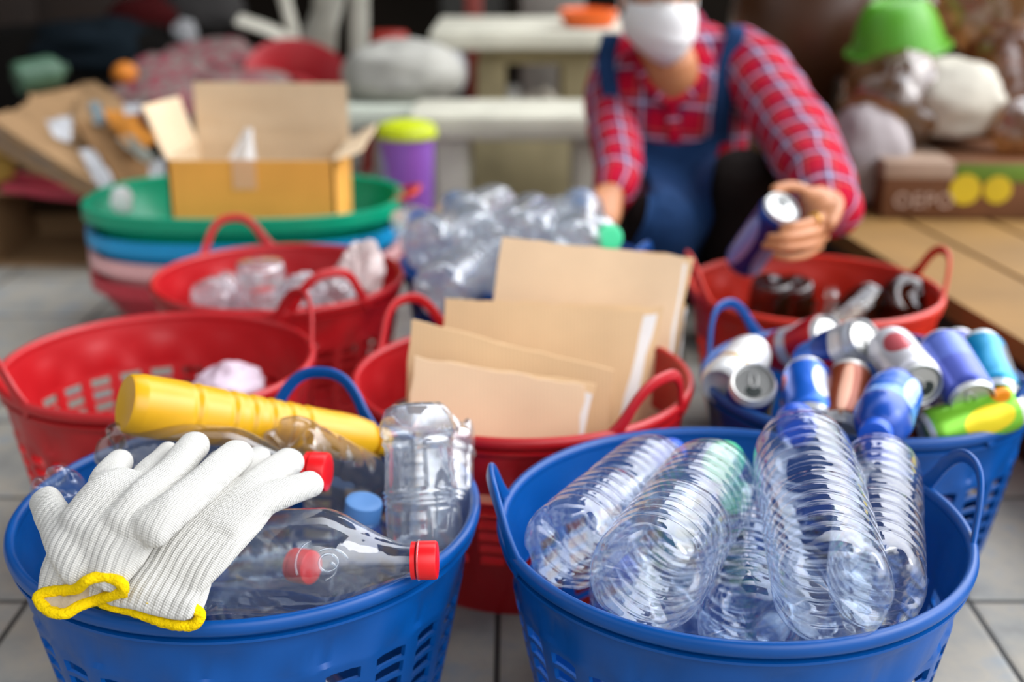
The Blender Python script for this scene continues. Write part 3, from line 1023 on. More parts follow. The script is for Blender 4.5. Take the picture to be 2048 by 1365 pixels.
CANS = [  # lid px, z, body px, paint, seed, roll, crush, label
    ((1507, 764), .282, (1490, 842), True, 'navy', 1, 0, .03, 'navy blue can with its bare silver lid facing up at the left of the heap'),
    ((1505, 706), .268, (1440, 775), False, 'white_gold', 2, .6, .04, 'white can with a gold band behind the navy can'),
    ((1660, 668), .290, (1548, 708), True, 'redwhite', 3, 1.2, .08, 'red and white can lying at the back of the heap'),
    ((1733, 676), .318, (1610, 735), True, 'bluewhite', 4, .4, .12, 'blue, white and red can with its silver lid turned right, topmost of the heap'),
    ((1842, 772), .300, (1775, 690), True, 'silverred', 5, 1.0, .05, 'silver can with pale red print and its lid facing front'),
    ((1948, 806), .282, (1878, 690), True, 'violet', 6, .7, .03, 'slim violet blue can leaning between the silver and teal cans'),
    ((1960, 694), .305, (1996, 800), False, 'teal', 7, 2.0, .04, 'teal can with a white stripe standing at the right of the heap'),
    ((2036, 806), .275, (1850, 872), False, 'lime', 8, .8, .06, 'lime green and yellow can lying along the front rim'),
    ((1702, 752), .280, (1678, 872), False, 'brown', 9, .5, .05, 'brown can with a pale base end in the middle front of the heap'),
    ((1612, 748), .275, (1622, 850), False, 'bluered', 10, 2.4, .08, 'bright blue can with a red disc right of the navy can'),
    ((1915, 690), .272, (1925, 780), False, 'navy', 11, 1.9, .05, 'small silver lidded can showing between the violet and teal cans'),
]
for (lx, ly), z, (bx_, by_), far, pk, sd, rl, cr, lab in CANS:
    A = PZ(lx, ly, z)
    can(A, reach(A, bx_, by_, .112, far), lab, CP_[pk], sd, crush=cr, roll=rl)
# crumpled blue labelled bottle and brown bottle among the cans
A = PZ(1795, 775, .295); B = reach(A, 1752, 868, .13, False)
t = thing('water_bottle', 'crushed blue labelled plastic bottle at the front of the can heap', 'bottle', M=axis_matrix(A, B, .3))
part(bottle_mesh('small', .031, .14, 40, .003, 51, .10), 'bottle_wall', can_paint('blue_sleeve', [(0, '1d4fae'), (.22, '2a62c4'), (.5, '5f95dc'), (.72, '1b4aa6')], [(70, .4, .5, .3, 'b4cbea'), (200, .45, .4, .3, 'a8c2e8')], .25, .1), t, local=True, angle=0)
part(cap_mesh(.017, .016, .14), 'cap', MT['bluecap'], t, local=True)
A = PZ(1905, 800, .19); B = PZ(1850, 870, .235)
bottle(B, B + (A - B).normalized() * .19, 'plain', .030, 'dark brown bottle deep between the silver and lime cans', MT['brownglass'], None, name='glass_bottle', seg=40, seed=61)
rl = random.Random(3)
for k in range(11):
    a = k * 2.4; r = .03 + .06 * ((k * .37) % 1)
    z = .06 if k < 6 else .15
    A = Vector((.442 + r * cos(a) - .05 * cos(a * 1.7 + 1), 1.472 + r * sin(a) - .05 * sin(a * 1.7 + 1), z + .01 * (k % 3)))
    can(A, A + Vector((cos(a * 1.7 + 1), sin(a * 1.7 + 1), .15 * (k % 2))), 'can buried under the top layer of the can heap', list(CP_.values())[(k * 3) % 10], 70 + k, crush=.05)

# ------------------------------------------------------------------ folded cardboard in the middle basket
FG = 'folded cardboard sheets in the middle basket'


def fold(label, tl, tr, bl, br, gap, seed, yt, yb, mat, liner=True, thick=.0045, slip=0.0, dx=.004):
    """A flattened carton: front board, back board and (when torn open) a white inner liner between them."""
    a, b = PY(tl[0], tl[1], yt), PY(tr[0], tr[1], yt + slip)
    c, d = PY(bl[0], bl[1], yb), PY(br[0], br[1], yb + slip)
    t = thing('cardboard_sheet', label, 'cardboard', ((a + b + c + d) / 4), group=FG)
    part(sheet(a, b, d, c, thick, 14, 8, .004, .0016, seed=seed), 'front_board', mat, t, angle=30)
    n = Vector((0, 1, 0)) * gap
    k = Vector((dx, 0, -.006))
    part(sheet(a + n * .35 + k, b + n + k, d + n * 1.1 + k, c + n * .4, thick, 14, 8, .004, .002, seed=seed + 1), 'back_board', MT['board2'], t, angle=30)
    if liner:
        m_ = n * .5
        part(sheet(a + m_ * .7 + Vector((.03, 0, -.02)), b + m_ + Vector((dx * .6, 0, -.012)), d + m_ + Vector((dx * .6, 0, 0)), c + m_ * .8, .0016, 10, 8, .006, .003, seed=seed + 2), 'liner', MT['paper'], t, label='white paper liner')


fold('smallest folded tan cardboard, front of the stack in the middle basket', (828, 714), (1172, 772), (806, 1010), (1130, 1010), .022, 1, 1.375, 1.335, MT['board'], dx=.012)
fold('folded cardboard with a ragged slanting top, second from the front of the stack', (822, 640), (1226, 742), (800, 960), (1200, 990), .012, 4, 1.428, 1.395, MT['board2'], liner=False)
fold('wide folded cardboard with a white liner at its right edge, third from the front', (892, 598), (1288, 624), (850, 950), (1212, 960), .040, 7, 1.520, 1.452, MT['board2'], dx=.030)
fold('tallest folded cardboard standing at the back of the stack', (1004, 474), (1368, 514), (950, 860), (1304, 900), .022, 10, 1.610, 1.545, MT['board'], slip=.01, dx=.014)
fold('low cardboard scrap behind the tallest sheet, right edge showing', (1090, 600), (1372, 606), (1060, 880), (1330, 890), .02, 13, 1.640, 1.600, MT['board_dull'])

# ------------------------------------------------------------------ brown and clear glass in the orange red basket
GG = 'glass bottles in the orange red basket'


def gbottle(A, B, R, label, m, seed, kind='cola', group=GG):
    return bottle(A, B, kind, R, label, m, None, name='glass_bottle', seg=40, step=.004, seed=seed, dent=0.0, group=group)


def up(px, py, z, h, dx=0.0, dy=0.0):
    q = PZ(px, py, z); return Vector((q.x - dx, q.y - dy, z - h)), q


A, B = up(1548, 552, .255, .22, .02, -.02); gbottle(B, A, .034, 'brown glass bottle upended at the left of the orange red basket', MT['brownglass'], 1, 'glass')
A, B = up(1590, 556, .250, .22, -.01, -.03); gbottle(B, A, .032, 'brown glass bottle upended right beside the leftmost one', MT['brownglass'], 2, 'glass')
A, B = up(1662, 572, .262, .22, -.02, .01); gbottle(A, B, .028, 'clear glass bottle standing neck up among the brown ones', MT['clearglass'], 3)
A = PZ(1690, 640, .19); B = PZ(1752, 592, .215); gbottle(B, B + (A - B).normalized() * .21, .033, 'brown glass bottle lying in the middle of the orange red basket', MT['brownglass'], 4, 'glass')
A = PZ(1830, 588, .235); B = PZ(1740, 640, .16); gbottle(A, A + (B - A).normalized() * .22, .040, 'big brown glass bottle lying at the right of the orange red basket', MT['brownglass'], 5, 'glass')
A = PZ(1700, 650, .20); B = PZ(1722, 612, .245); gbottle(A + (A - B) * .6, B, .020, 'small clear bottle with a silvery neck in front of the lying brown bottle', MT['clearglass'], 6)
for k, (dx, dy) in enumerate([(-.06, -.07), (.02, .06), (.07, -.04)]):
    A = Vector((.474 + dx + .04, 1.882 + dy * .6 - .04, .055)); gbottle(A, A + Vector((-.14, .08, .01)).normalized() * .15, .03, 'brown glass bottle at the bottom of the orange red basket', MT['brownglass'], 9 + k, 'glass')

# ------------------------------------------------------------------ crumpled clear plastic in the rear red baskets
MT['crumple'] = film('crumpled_film', 'efeaec', .30, 'f1eaee', rough=.12, wr=.8, wscale=30, f0=.14)


def crumple(c, rx, ry, rz, label, name, cat, seed, m, group=None, rough=.35, fq=1.6):
    def fn(q, d):
        n = noise.noise(d * fq + Vector((seed * 7.1, 0, 0))) + .6 * noise.noise(d * fq * 2.7 + Vector((0, seed * 3.3, 0)))
        return q * (1 + rough * n)
    return solo(ellipsoid((0, 0, 0), rx, ry, rz, 36, 24, fn), name, m, label, cat, loc=c, local=True, group=group, angle=25)


def cup(px, py, z, h, r, label, seed, accent):
    q = PZ(px, py, z)
    t = thing('plastic_cup', label, 'cup', (q.x, q.y, z - h))
    def mod(rr, zz, th, i): return rr * (1 + .05 * noise.noise(Vector((cos(th), sin(th), zz * 20 + seed)))), zz
    part(lathe([(r * .3, h * 1.0), (r * .75, h * .995), (r * .82, h * .93), (r * .9, h * .5), (r, .006), (r * 1.05, 0), (r * .98, .004)], 40, mod, cap1=False), 'cup_wall', MT['pet_far'], t, local=True, angle=0)
    if accent:
        part(lathe([(r * .40, h * .42), (r * .45, h * .46), (r * .45, h * .66), (r * .40, h * .70)], 24), 'cap', MT['redcap'], t, local=True, label='red cap caught inside')


cup(520, 524, .292, .14, .046, 'upturned clear cup with something red inside, in the rear red basket', 1, True)
crumple(PZ(430, 592, .235), .036, .03, .028, 'small crushed clear cup at the left of the rear red basket', 'crushed_cup', 'cup', 2, MT['crumple'])
crumple(PZ(640, 598, .235), .060, .035, .040, 'crumpled bluish white plastic seen through the front handle of the rear red basket', 'plastic_bag', 'bag', 3, MT['crumple'], rough=.45)
crumple(PZ(722, 555, .262), .034, .028, .055, 'crumpled white wrapper standing at the right of the rear red basket', 'wrapper', 'wrapper', 4, basic('pinkish_wrapper', 'e6d3d0', .35, .12, 30, .5, 40), rough=.4)
crumple(PZ(560, 612, .22), .075, .06, .035, 'flat crushed clear bottle under the upturned cup', 'crushed_bottle', 'bottle', 5, MT['crumple'], rough=.4)
crumple(PZ(470, 600, .20), .06, .06, .04, 'crumpled clear plastic low at the left of the rear red basket', 'plastic_bag', 'bag', 6, MT['crumple'], rough=.4)
crumple(PZ(456, 785, .185), .052, .05, .040, 'pale lilac crumpled plastic alone in the nearly empty red basket', 'plastic_bag', 'bag', 7, basic('lilac_film', 'd8c3d2', .4, .08, 20, .3, 30), rough=.22)
crumple(Vector((-.42, 1.55, .055)), .10, .09, .05, 'crumpled plastic at the bottom of the nearly empty red basket', 'plastic_bag', 'bag', 8, MT['crumple'], rough=.3)

# ------------------------------------------------------------------ rear blue basket: pile of clear bottles
HG = 'clear bottles piled in the rear blue basket'
REAR = [  # base px, z, tip px, L, R, cap, far, label
    ((868, 590), .285, (1030, 478), .30, .043, None, True, 'ribbed clear bottle slanting up left of the tallest cardboard'),
    ((838, 492), .315, (1000, 452), .26, .046, 'whitecap', True, 'pale clear bottle lying across the left of the rear blue basket'),
    ((960, 480), .33, (905, 408), .24, .040, 'ltbluecap', True, 'clear bottle with a light blue cap pointing back at the left rear'),
    ((930, 440), .34, (1010, 405), .24, .040, 'whitecap', True, 'clear bottle lying at the back left of the rear pile'),
    ((1020, 470), .345, (1080, 420), .24, .040, 'bluecap', True, 'clear bottle with a blue cap in the middle of the rear pile'),
    ((1050, 480), .34, (1140, 430), .24, .042, None, True, 'ribbed clear bottle just above the tallest cardboard'),
    ((1200, 500), .32, (1128, 425), .24, .040, 'whitecap', True, 'clear bottle with a white cap standing out at the right rear'),
    ((1110, 470), .31, (1222, 476), .20, .038, 'greencap', False, 'clear bottle with a mint green cap beside the apron'),
    ((1150, 500), .34, (1162, 400), .25, .040, 'ltbluecap', True, 'clear bottle with a pale blue cap next to the seated person\'s lowered hand'),
    ((880, 470), .27, (800, 440), .20, .036, 'whitecap', True, 'clear bottle neck over the left rim of the rear blue basket'),
    ((1000, 560), .27, (1060, 500), .25, .043, None, True, 'clear bottle hidden behind the left edge of the tallest cardboard'),
]
for k, (bp, z, tp, L, R, cp, far, lab) in enumerate(REAR):
    A = PZ(bp[0], bp[1], z); T = reach(A, tp[0], tp[1], L, far)
    bottle(A, T, 'water', R, lab, MT['pet_far'], MT[cp] if cp else None, group=HG, seg=40, step=.0034, seed=80 + k, capr=.020)
for k in range(7):
    a = k * 1.35; z = .06 if k < 4 else .15
    A = Vector((.022 + .035 * cos(a) - .10 * cos(a + 1.2), 2.035 + .035 * sin(a) - .10 * sin(a + 1.2), z))
    bottle(A, A + Vector((cos(a + 1.2), sin(a + 1.2), .05)) * .19, 'water', .04, 'clear bottle deep inside the rear blue basket', MT['pet_far'], MT['whitecap'], group=HG, seg=28, step=.006, seed=100 + k)


# ------------------------------------------------------------------ stack of nested oval tubs with a carton on top
TC = (-.535, 2.475)
SX, SY = .312, .222


def tub(z_top, h, m, label, handle=False, seed=0, sc=1.0):
    t = thing('plastic_tub', label, 'tub', (TC[0], TC[1], z_top - h), group='nested oval tubs stacked behind the rear red basket')
    def ov(r, z, th, i):
        e = 2.6
        k = (abs(cos(th)) ** e + abs(sin(th)) ** e) ** (-1 / e)
        return r * k, z
    prof = [(.70, 0), (.74, .004), (.955, h - .034), (.965, h - .030), (1.0, h - .028), (1.0, h - .002), (.985, h), (.950, h - .004), (.935, h - .034), (.72, .010), (.1, .009)]
    q = lathe([(a * sc, b) for a, b in prof], 72, ov, cap0=True, cap1=True)
    part(MB().add(q, Matrix.Diagonal((SX, SY, 1, 1))), 'tub_body', m, t, local=True, angle=35)
    if handle:
        for s in (1,):
            pts = [(s * (SX * .97), -.045, h - .006, .006, .006), (s * (SX + .025), -.035, h + .006, .007, .006), (s * (SX + .034), 0, h + .012, .007, .006), (s * (SX + .025), .035, h + .006, .007, .006), (s * (SX * .97), .045, h - .006, .006, .006)]
            part(tube(pts, 5, 12), 'grip', MT['red_orange'], t, local=True, label='orange red grip on the right end')


tub(.135, .130, MT['rose'], 'rose red tub at the bottom of the oval tub stack', seed=1)
tub(.178, .130, MT['pink'], 'pale pink tub, third down in the oval tub stack', seed=2, sc=.995)
tub(.222, .130, MT['sky'], 'sky blue tub directly under the teal one', seed=3, sc=1.0)
tub(.272, .135, MT['teal'], 'teal green tub on top of the oval tub stack, holding an open carton', True, seed=4, sc=1.01)


def carton():
    zb = .158
    fl, fr = PY(332, 321, 2.33), PY(668, 325, 2.33)
    top = fl.z; W = fr.x - fl.x; D = .24
    t = thing('cardboard_box', 'open ochre cardboard box standing in the teal tub, flaps raised', 'box', (fl.x, fl.y, zb))
    h = top - zb; th = .005
    mb = MB()
    def wall(a, b, outn):
        a, b = Vector(a), Vector(b); n = Vector(outn)
        q = [a, b, b + Vector((0, 0, h)), a + Vector((0, 0, h))]
        o = [mb.vert(p) for p in q]; i = [mb.vert(p - n * th) for p in q]
        mb.face(o, 0); mb.face(i[::-1], 1)
        for k in range(4): mb.face((o[k], i[k], i[(k + 1) % 4], o[(k + 1) % 4]), 1)
    wall((0, 0, 0), (W, 0, 0), (0, -1, 0)); wall((W, 0, 0), (W, D, 0), (1, 0, 0))
    wall((W, D, 0), (0, D, 0), (0, 1, 0)); wall((0, D, 0), (0, 0, 0), (-1, 0, 0))
    box(mb, (0, 0, 0), (W, D, .005), 1)
    part(mb, 'box_body', [MT['box_out'], MT['box_in']], t, local=True, smooth=False)
    part(sheet((.003, D, h + .115), (W - .003, D + .004, h + .112), (W, D, h), (0, D, h), .005, 10, 4, .004), 'flap', MT['box_in'], t, local=True, smooth=False, label='tall back flap, pale inside')
    o = ROOTM[t.name].inverted()
    a, b = o @ P(283, 212, 2.40), o @ P(357, 194, 2.62)
    part(sheet(a, b, (0, D - .01, h), (0, .005, h), .005, 6, 4, .003), 'flap', MT['box_in'], t, local=True, smooth=False)
    a, b = o @ P(724, 300, 2.38), o @ P(752, 250, 2.58)
    part(sheet(b, a, (W, .005, h), (W, D - .01, h), .005, 6, 4, .003), 'flap', MT['box_in'], t, local=True, smooth=False)
    part(sheet((W * .39, -.0016, h + .001), (W * .53, -.0016, h + .001), (W * .53, -.0016, h - .055), (W * .39, -.0016, h - .055), .0012, 4, 4), 'tape', MT['tape'], t, local=True, smooth=False)
    return Vector((fl.x, fl.y, top)), W, D


cpos, CW, CD = carton()
q0 = P(470, 298, 2.47)
mb = MB(); i = [mb.vert(v) for v in ((-.075, -.01, -.10), (.045, 0, -.10), (.04, .01, .045), (-.01, .012, .0), (-.075, -.008, -.10 + .001))]
solo(sheet(q0 + Vector((.022, .01, .04)), q0 + Vector((.034, .012, .038)), q0 + Vector((.046, -.01, -.13)), q0 + Vector((-.08, -.012, -.13)), .002, 8, 8, .01, .001), 'paper_sheet', MT['paper'], 'white paper scrap sticking up inside the ochre box', 'paper')
crumple(P(243, 400, 2.44), .022, .018, .026, 'white crumpled wrapper inside the left end of the teal tub', 'wrapper', 'wrapper', 12, MT['paper'], rough=.3)
# ------------------------------------------------------------------ background: bench, table, sacks, scrap
def stone(name, label, cat, parts, m, loc, group=None):
    t = thing(name, label, cat, loc, group=group)
    for nm, mb, mm in parts: part(mb, nm, mm, t, angle=35)
    return t


# cast stone bench and table
yb = 3.05
a, b = PY(815, 232, yb), PY(1232, 232, yb); zt = a.z
stone('stone_bench', 'cream cast stone bench in front of the stone table, left of the person', 'bench', [
    ('seat', rbox((a.x, yb, zt - .062), (b.x + .03, yb + .30, zt), .012), MT['concrete']),
    ('leg', rbox((PY(868, 300, yb).x, yb + .03, 0), (PY(936, 300, yb).x, yb + .26, zt - .060), .012), MT['concrete']),
    ('leg', rbox((PY(1150, 300, yb).x, yb + .03, 0), (PY(1216, 300, yb).x, yb + .26, zt - .060), .012), MT['concrete'])],
    None, ((a.x + b.x) / 2, yb + .15, 0))
yt = 3.62
a, b = PY(858, 62, yt), PY(1212, 62, yt); zt2 = a.z
stone('stone_table', 'cream cast stone table with a square pedestal frame behind the bench', 'table', [
    ('tabletop', rbox((a.x, yt, zt2 - .055), (b.x + .12, yt + .55, zt2), .012), MT['concrete']),
    ('apron_rail', rbox((PY(955, 100, yt + .1).x, yt + .10, zt2 - .105), (PY(1190, 100, yt + .1).x, yt + .42, zt2 - .054), .008), MT['concrete_y']),
    ('leg', rbox((PY(952, 150, yt + .1).x, yt + .10, 0), (PY(1012, 150, yt + .1).x, yt + .42, zt2 - .10), .010), MT['concrete_y']),
    ('leg', rbox((PY(1124, 150, yt + .1).x, yt + .10, 0), (PY(1186, 150, yt + .1).x, yt + .42, zt2 - .10), .010), MT['concrete_y'])],
    None, ((a.x + b.x) / 2, yt + .27, 0))
ys = 3.35
a, b = PY(640, 214, ys), PY(845, 214, ys)
stone('stone_bench', 'greenish white stone bench end holding the grey sack', 'bench', [
    ('seat', rbox((a.x - .2, ys, a.z - .055), (b.x, ys + .36, a.z), .012), basic('greenish_cast_stone', 'c9cfc0', .8, .06, 9, .2, 60)),
    ('leg', rbox((a.x - .1, ys + .05, 0), (a.x + .02, ys + .30, a.z - .054), .01), MT['concrete'])], None, (b.x - .15, ys + .18, 0))
zs_ = a.z
cpt = PY(805, 170, ys + .16)
MT['grey_sack'] = basic('grey_woven_sack', 'a9a79f', .85, .12, 14, .5, 40)


def sack(c, r, label, m, seed, name='sack', cat='sack', rough=.10, fq=1.5, flat=True, group=None):
    def fn(q, d):
        n = noise.noise(d * fq + Vector((seed * 7.1, 0, 0))) + .5 * noise.noise(d * fq * 3 + Vector((0, seed * 3.3, 0)))
        q = Vector((math.copysign(abs(q.x / r[0]) ** .8 * r[0], q.x), math.copysign(abs(q.y / r[1]) ** .8 * r[1], q.y), q.z))
        q = q * (1 + rough * n)
        if flat and q.z < -r[2] * .72: q.z = -r[2] * .72 + (q.z + r[2] * .72) * .1
        return q
    return solo(ellipsoid((0, 0, 0), r[0], r[1], r[2], 40, 26, fn), name, m, label, cat, loc=c, local=True, angle=0, group=group)


sack((cpt.x, ys + .17, zs_ + .068), (.165, .14, .090), 'grey full sack lying on the greenish bench end', MT['grey_sack'], 1)
q = PY(890, 178, ys + .2)
sack((q.x, ys + .33, zs_ + .06), (.06, .08, .085), 'small pale sack squeezed between the grey sack and the table', basic('pale_sack', 'b7b7b8', .85, .1, 14, .4, 40), 2)
# orange bowl on the table
q = PY(1176, 52, yt + .16)
solo(lathe([(.05, 0), (.072, .006), (.084, .030), (.088, .048), (.083, .05), (.076, .03), (.06, .01), (.01, .008)], 40), 'bowl', basic('orange_plastic', 'f26a1b', .4, .04), 'bright orange bowl on the stone table beside the person', 'bowl', loc=(q.x, yt + .14, zt2), local=True)
# stuff under and behind the table
crumple(Vector((PY(1080, 165, yt + .75).x, yt + .75, .10)), .12, .1, .12, 'pale crumpled bundle under the stone table', 'bundle', 'bundle', 21, basic('pale_bundle', '9b9384', .9, .1), rough=.25)
mb = rbox((PY(930, 120, 4.35).x, 4.35, 0), (PY(952, 120, 4.35).x + .02, 4.45, .62), .01)
solo(mb, 'wooden_post', basic('red_brown_paint', '7c2a1e', .6, .1), 'thin red brown post left of the stone table legs', 'post')
mb = rbox((PY(880, 20, 4.6).x, 4.6, 0), (PY(1010, 20, 4.6).x, 4.9, .78), .02)
solo(mb, 'dark_crate', basic('dark_grey_box', '3b3a36', .8, .1), 'dark grey crate behind the left end of the stone table', 'crate')
mb = rbox((PY(1040, 20, 4.5).x, 4.5, 0), (PY(1170, 20, 4.5).x, 4.8, .85), .02)
solo(mb, 'metal_cabinet', basic('grey_metal', '77716a', .6, .1), 'grey cabinet behind the right end of the stone table', 'cabinet')
# low stone block under the bench
mb = rbox((PY(945, 300, 3.5).x, 3.46, 0), (PY(1160, 300, 3.5).x, 3.56, .26), .01)
solo(mb, 'stone_block', MT['concrete_y'], 'tan stone block standing behind the bench legs', 'block')
# red stool left of the table
q = PY(778, 64, 4.0)
t = thing('plastic_stool', 'small red plastic stool left of the stone table', 'stool', (q.x, 4.0, 0))
MT['dull_red'] = basic('dull_red', 'a3281c', .5, .06)
part(lathe([(.035, q.z - .05), (.058, q.z - .05), (.060, q.z - .012), (.054, q.z), (.01, q.z)], 32), 'seat', MT['dull_red'], t, local=True)
for sx in (-1, 1):
    for sy in (-1, 1):
        part(tube([(sx * .085, sy * .085, .012, .012, .012), (sx * .045, sy * .045, q.z - .04, .012, .012)], 1, 10), 'leg', MT['dull_red'], t, local=True)
# lidded purple bin
q = PY(808, 262, 2.85)
t = thing('lidded_bin', 'purple bin with a lime yellow lid beside the bench leg', 'bin', (q.x, 2.92, 0))
part(lathe([(.050, 0), (.052, .004), (.064, q.z - .02), (.061, q.z - .018), (.049, .006), (.01, .006)], 40), 'bin_body', can_paint('purple_bin', [(0, '8a55b4'), (.5, '9a62c4')], [(200, 1.2, .6, 1.3, 'a9a0d6'), (290, 1.3, .5, 1.4, '9d5cc0')], .45, 0), t, local=True)
part(lathe([(.066, q.z - .026), (.071, q.z - .024), (.071, q.z - .008), (.064, q.z + .004), (.04, q.z + .012), (.012, q.z + .013)], 40), 'lid', basic('lime_lid', 'c6d412', .4, .05), t, local=True)
# grey white garden chair, tipped
MT['chair_white'] = basic('weathered_white_plastic', 'b4b0a2', .6, .08, 10)
yc = 3.95
t = thing('plastic_chair', 'weathered white plastic chair standing behind the red basin', 'chair', PY(650, 120, yc))
part(tube([tuple(PY(718, y_, yc)) + (.030, .012) for y_ in (-60, 20, 80, 150, 200)], 3, 12), 'leg', MT['chair_white'], t)
part(tube([tuple(PY(x_, y_, yc + .05)) + (w_, .012) for x_, y_, w_ in ((660, -60, .05), (655, 10, .06), (640, 70, .075), (632, 125, .065), (640, 150, .03))], 4, 16), 'backrest', MT['chair_white'], t)
part(tube([tuple(PY(x_, y_, yc - .02)) + (.035, .012) for x_, y_ in ((480, 40), (545, 62), (600, 95), (650, 140))], 4, 12), 'arm', MT['chair_white'], t)
part(tube([tuple(PY(x_, y_, yc)) + (.02, .012) for x_, y_ in ((560, -60), (570, 0), (585, 60), (590, 110))], 4, 12), 'leg', MT['chair_white'], t)
# red basin tilted
q = PY(592, 155, 3.75)
M_ = Matrix.Translation(q + Vector((0, .02, -.03))) @ Matrix.Rotation(radians(38), 4, 'X') @ Matrix.Rotation(radians(14), 4, 'Y')
solo(lathe([(.06, -.06), (.10, -.058), (.155, .03), (.162, .034), (.160, .04), (.148, .03), (.095, -.05), (.01, -.052)], 48), 'basin', basic('crimson_plastic', '99101a', .4, .06), 'crimson basin tipped towards the front among the scrap', 'basin', M=M_, local=True)
# heap of printed cloth
def print_mat():
    k = NT('printed_cloth'); b = k.n('ShaderNodeBsdfPrincipled')
    k.l(k.ramp(k.noise(34, 4), [(.30, lin('3a2a2e')), (.42, lin('8c3342')), (.5, lin('6d6560')), (.58, lin('776d66')), (.68, lin('7d2436')), (.8, lin('4a4a55'))]), b.inputs['Base Color'])
    b.inputs['Roughness'].default_value = .95
    return k.surf(b.outputs[0])


MT['print'] = print_mat()
CG = 'bundles of printed cloth heaped behind the ochre box'
for k, (x_, y_, w_, h_, d_, lab) in enumerate([
    (430, 140, .16, .09, 3.9, 'grey and red printed cloth bundle at the top of the cloth heap'),
    (345, 165, .14, .08, 3.8, 'dark red printed cloth bundle at the left of the cloth heap'),
    (480, 185, .15, .07, 3.7, 'mottled cloth bundle just above the back flap of the ochre box'),
    (330, 215, .16, .08, 3.6, 'dark mottled cloth bundle low between the cardboard pile and the box')]):
    q = PY(x_, y_, d_)
    sack(q, (w_, .14, h_), lab, MT['print'], 30 + k, 'cloth_bundle', 'cloth', .2, group=CG)
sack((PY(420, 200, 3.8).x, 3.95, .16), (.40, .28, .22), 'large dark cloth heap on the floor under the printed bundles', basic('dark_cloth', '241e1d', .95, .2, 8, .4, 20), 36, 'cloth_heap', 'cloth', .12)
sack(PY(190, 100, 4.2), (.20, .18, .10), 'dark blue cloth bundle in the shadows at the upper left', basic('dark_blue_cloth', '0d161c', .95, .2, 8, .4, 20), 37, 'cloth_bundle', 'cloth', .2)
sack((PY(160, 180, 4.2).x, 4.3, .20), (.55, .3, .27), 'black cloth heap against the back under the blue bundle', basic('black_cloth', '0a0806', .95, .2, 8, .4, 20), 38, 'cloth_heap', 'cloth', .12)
crumple(PY(250, 147, 3.6), .035, .035, .032, 'round orange thing glowing in the shadow above the cardboard pile', 'orange_ball', 'ball', 40, basic('ball_orange', 'c87412', .6, .05), rough=.06)
A = PY(25, 160, 3.4); B = PY(95, 145, 3.45)
bottle(A, B + (B - A) * .6, 'plain', .045, 'pale green bottle lying above the cardboard pile at the left edge', basic('pale_green_plastic', '3d5c46', .5, .06), None, seg=32, step=.006, seed=41)
crumple(PY(370, 72, 4.3), .04, .05, .055, 'small grey white crumple in the shadows at the top left', 'rag', 'rag', 42, basic('grey_rag', '8f8f90', .9, .05), rough=.25)
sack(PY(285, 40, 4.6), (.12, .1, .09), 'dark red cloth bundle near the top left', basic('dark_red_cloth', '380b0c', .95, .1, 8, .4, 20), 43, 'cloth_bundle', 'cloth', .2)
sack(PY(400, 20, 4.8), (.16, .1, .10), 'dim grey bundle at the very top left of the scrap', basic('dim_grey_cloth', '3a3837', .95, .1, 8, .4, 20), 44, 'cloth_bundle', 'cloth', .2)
# dark cabinet on the left
yk = 5.2
a, b = PY(-60, 0, yk), PY(232, 0, yk)
t = thing('wooden_cabinet', 'dark brown wooden cabinet in the shadows at the upper left', 'cabinet', ((a.x + b.x) / 2, yk, 0))
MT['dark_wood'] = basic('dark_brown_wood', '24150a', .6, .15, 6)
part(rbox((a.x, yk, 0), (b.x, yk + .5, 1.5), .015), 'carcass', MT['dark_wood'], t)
for k in range(2):
    x0 = a.x + (b.x - a.x) * k / 2 + .02
    d_ = part(rbox((x0, yk - .022, .08), (x0 + (b.x - a.x) / 2 - .04, yk - .001, 1.42), .006), 'door', MT['dark_wood'], t)
    hx = x0 + ((b.x - a.x) / 2 - .09 if k == 0 else .05)
    part(rbox((hx - .008, yk - .045, .70), (hx + .008, yk - .021, .84), .005), 'handle', MT['steel_dark'], d_)

# ------------------------------------------------------------------ flattened cardboard pile on the left
LG = 'flattened cartons in the pile at the left'


def leaf(label, pts, th, m, seed, wav=.01, name='flattened_carton', cat='cardboard', group=LG):
    q = [P(*p) for p in pts]
    c = sum(q, Vector()) / 4
    return solo(sheet(q[0], q[1], q[2], q[3], th, 8, 6, wav, .004, seed=seed), name, m, label, cat, loc=c, smooth=False, group=group)


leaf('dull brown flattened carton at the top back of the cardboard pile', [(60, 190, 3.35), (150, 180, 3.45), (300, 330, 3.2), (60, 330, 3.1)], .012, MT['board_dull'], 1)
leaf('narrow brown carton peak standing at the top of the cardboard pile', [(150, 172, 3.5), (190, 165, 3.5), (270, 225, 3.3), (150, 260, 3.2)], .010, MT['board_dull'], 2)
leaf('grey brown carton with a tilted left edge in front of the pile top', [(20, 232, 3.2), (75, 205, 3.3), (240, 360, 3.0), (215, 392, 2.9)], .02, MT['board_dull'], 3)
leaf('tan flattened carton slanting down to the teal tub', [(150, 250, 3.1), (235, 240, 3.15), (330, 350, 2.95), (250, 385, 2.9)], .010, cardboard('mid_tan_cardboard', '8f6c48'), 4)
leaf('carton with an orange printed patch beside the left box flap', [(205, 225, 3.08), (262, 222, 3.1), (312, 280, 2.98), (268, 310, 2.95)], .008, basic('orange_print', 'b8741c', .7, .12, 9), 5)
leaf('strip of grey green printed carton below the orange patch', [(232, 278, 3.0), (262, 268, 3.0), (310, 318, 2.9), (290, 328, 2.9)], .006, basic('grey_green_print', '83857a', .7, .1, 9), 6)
leaf('short grey blue printed carton strip at the top of the slanted cartons', [(176, 210, 3.15), (202, 206, 3.15), (214, 246, 3.08), (192, 250, 3.08)], .006, basic('grey_blue_print', '7d8c90', .7, .1, 9), 7)
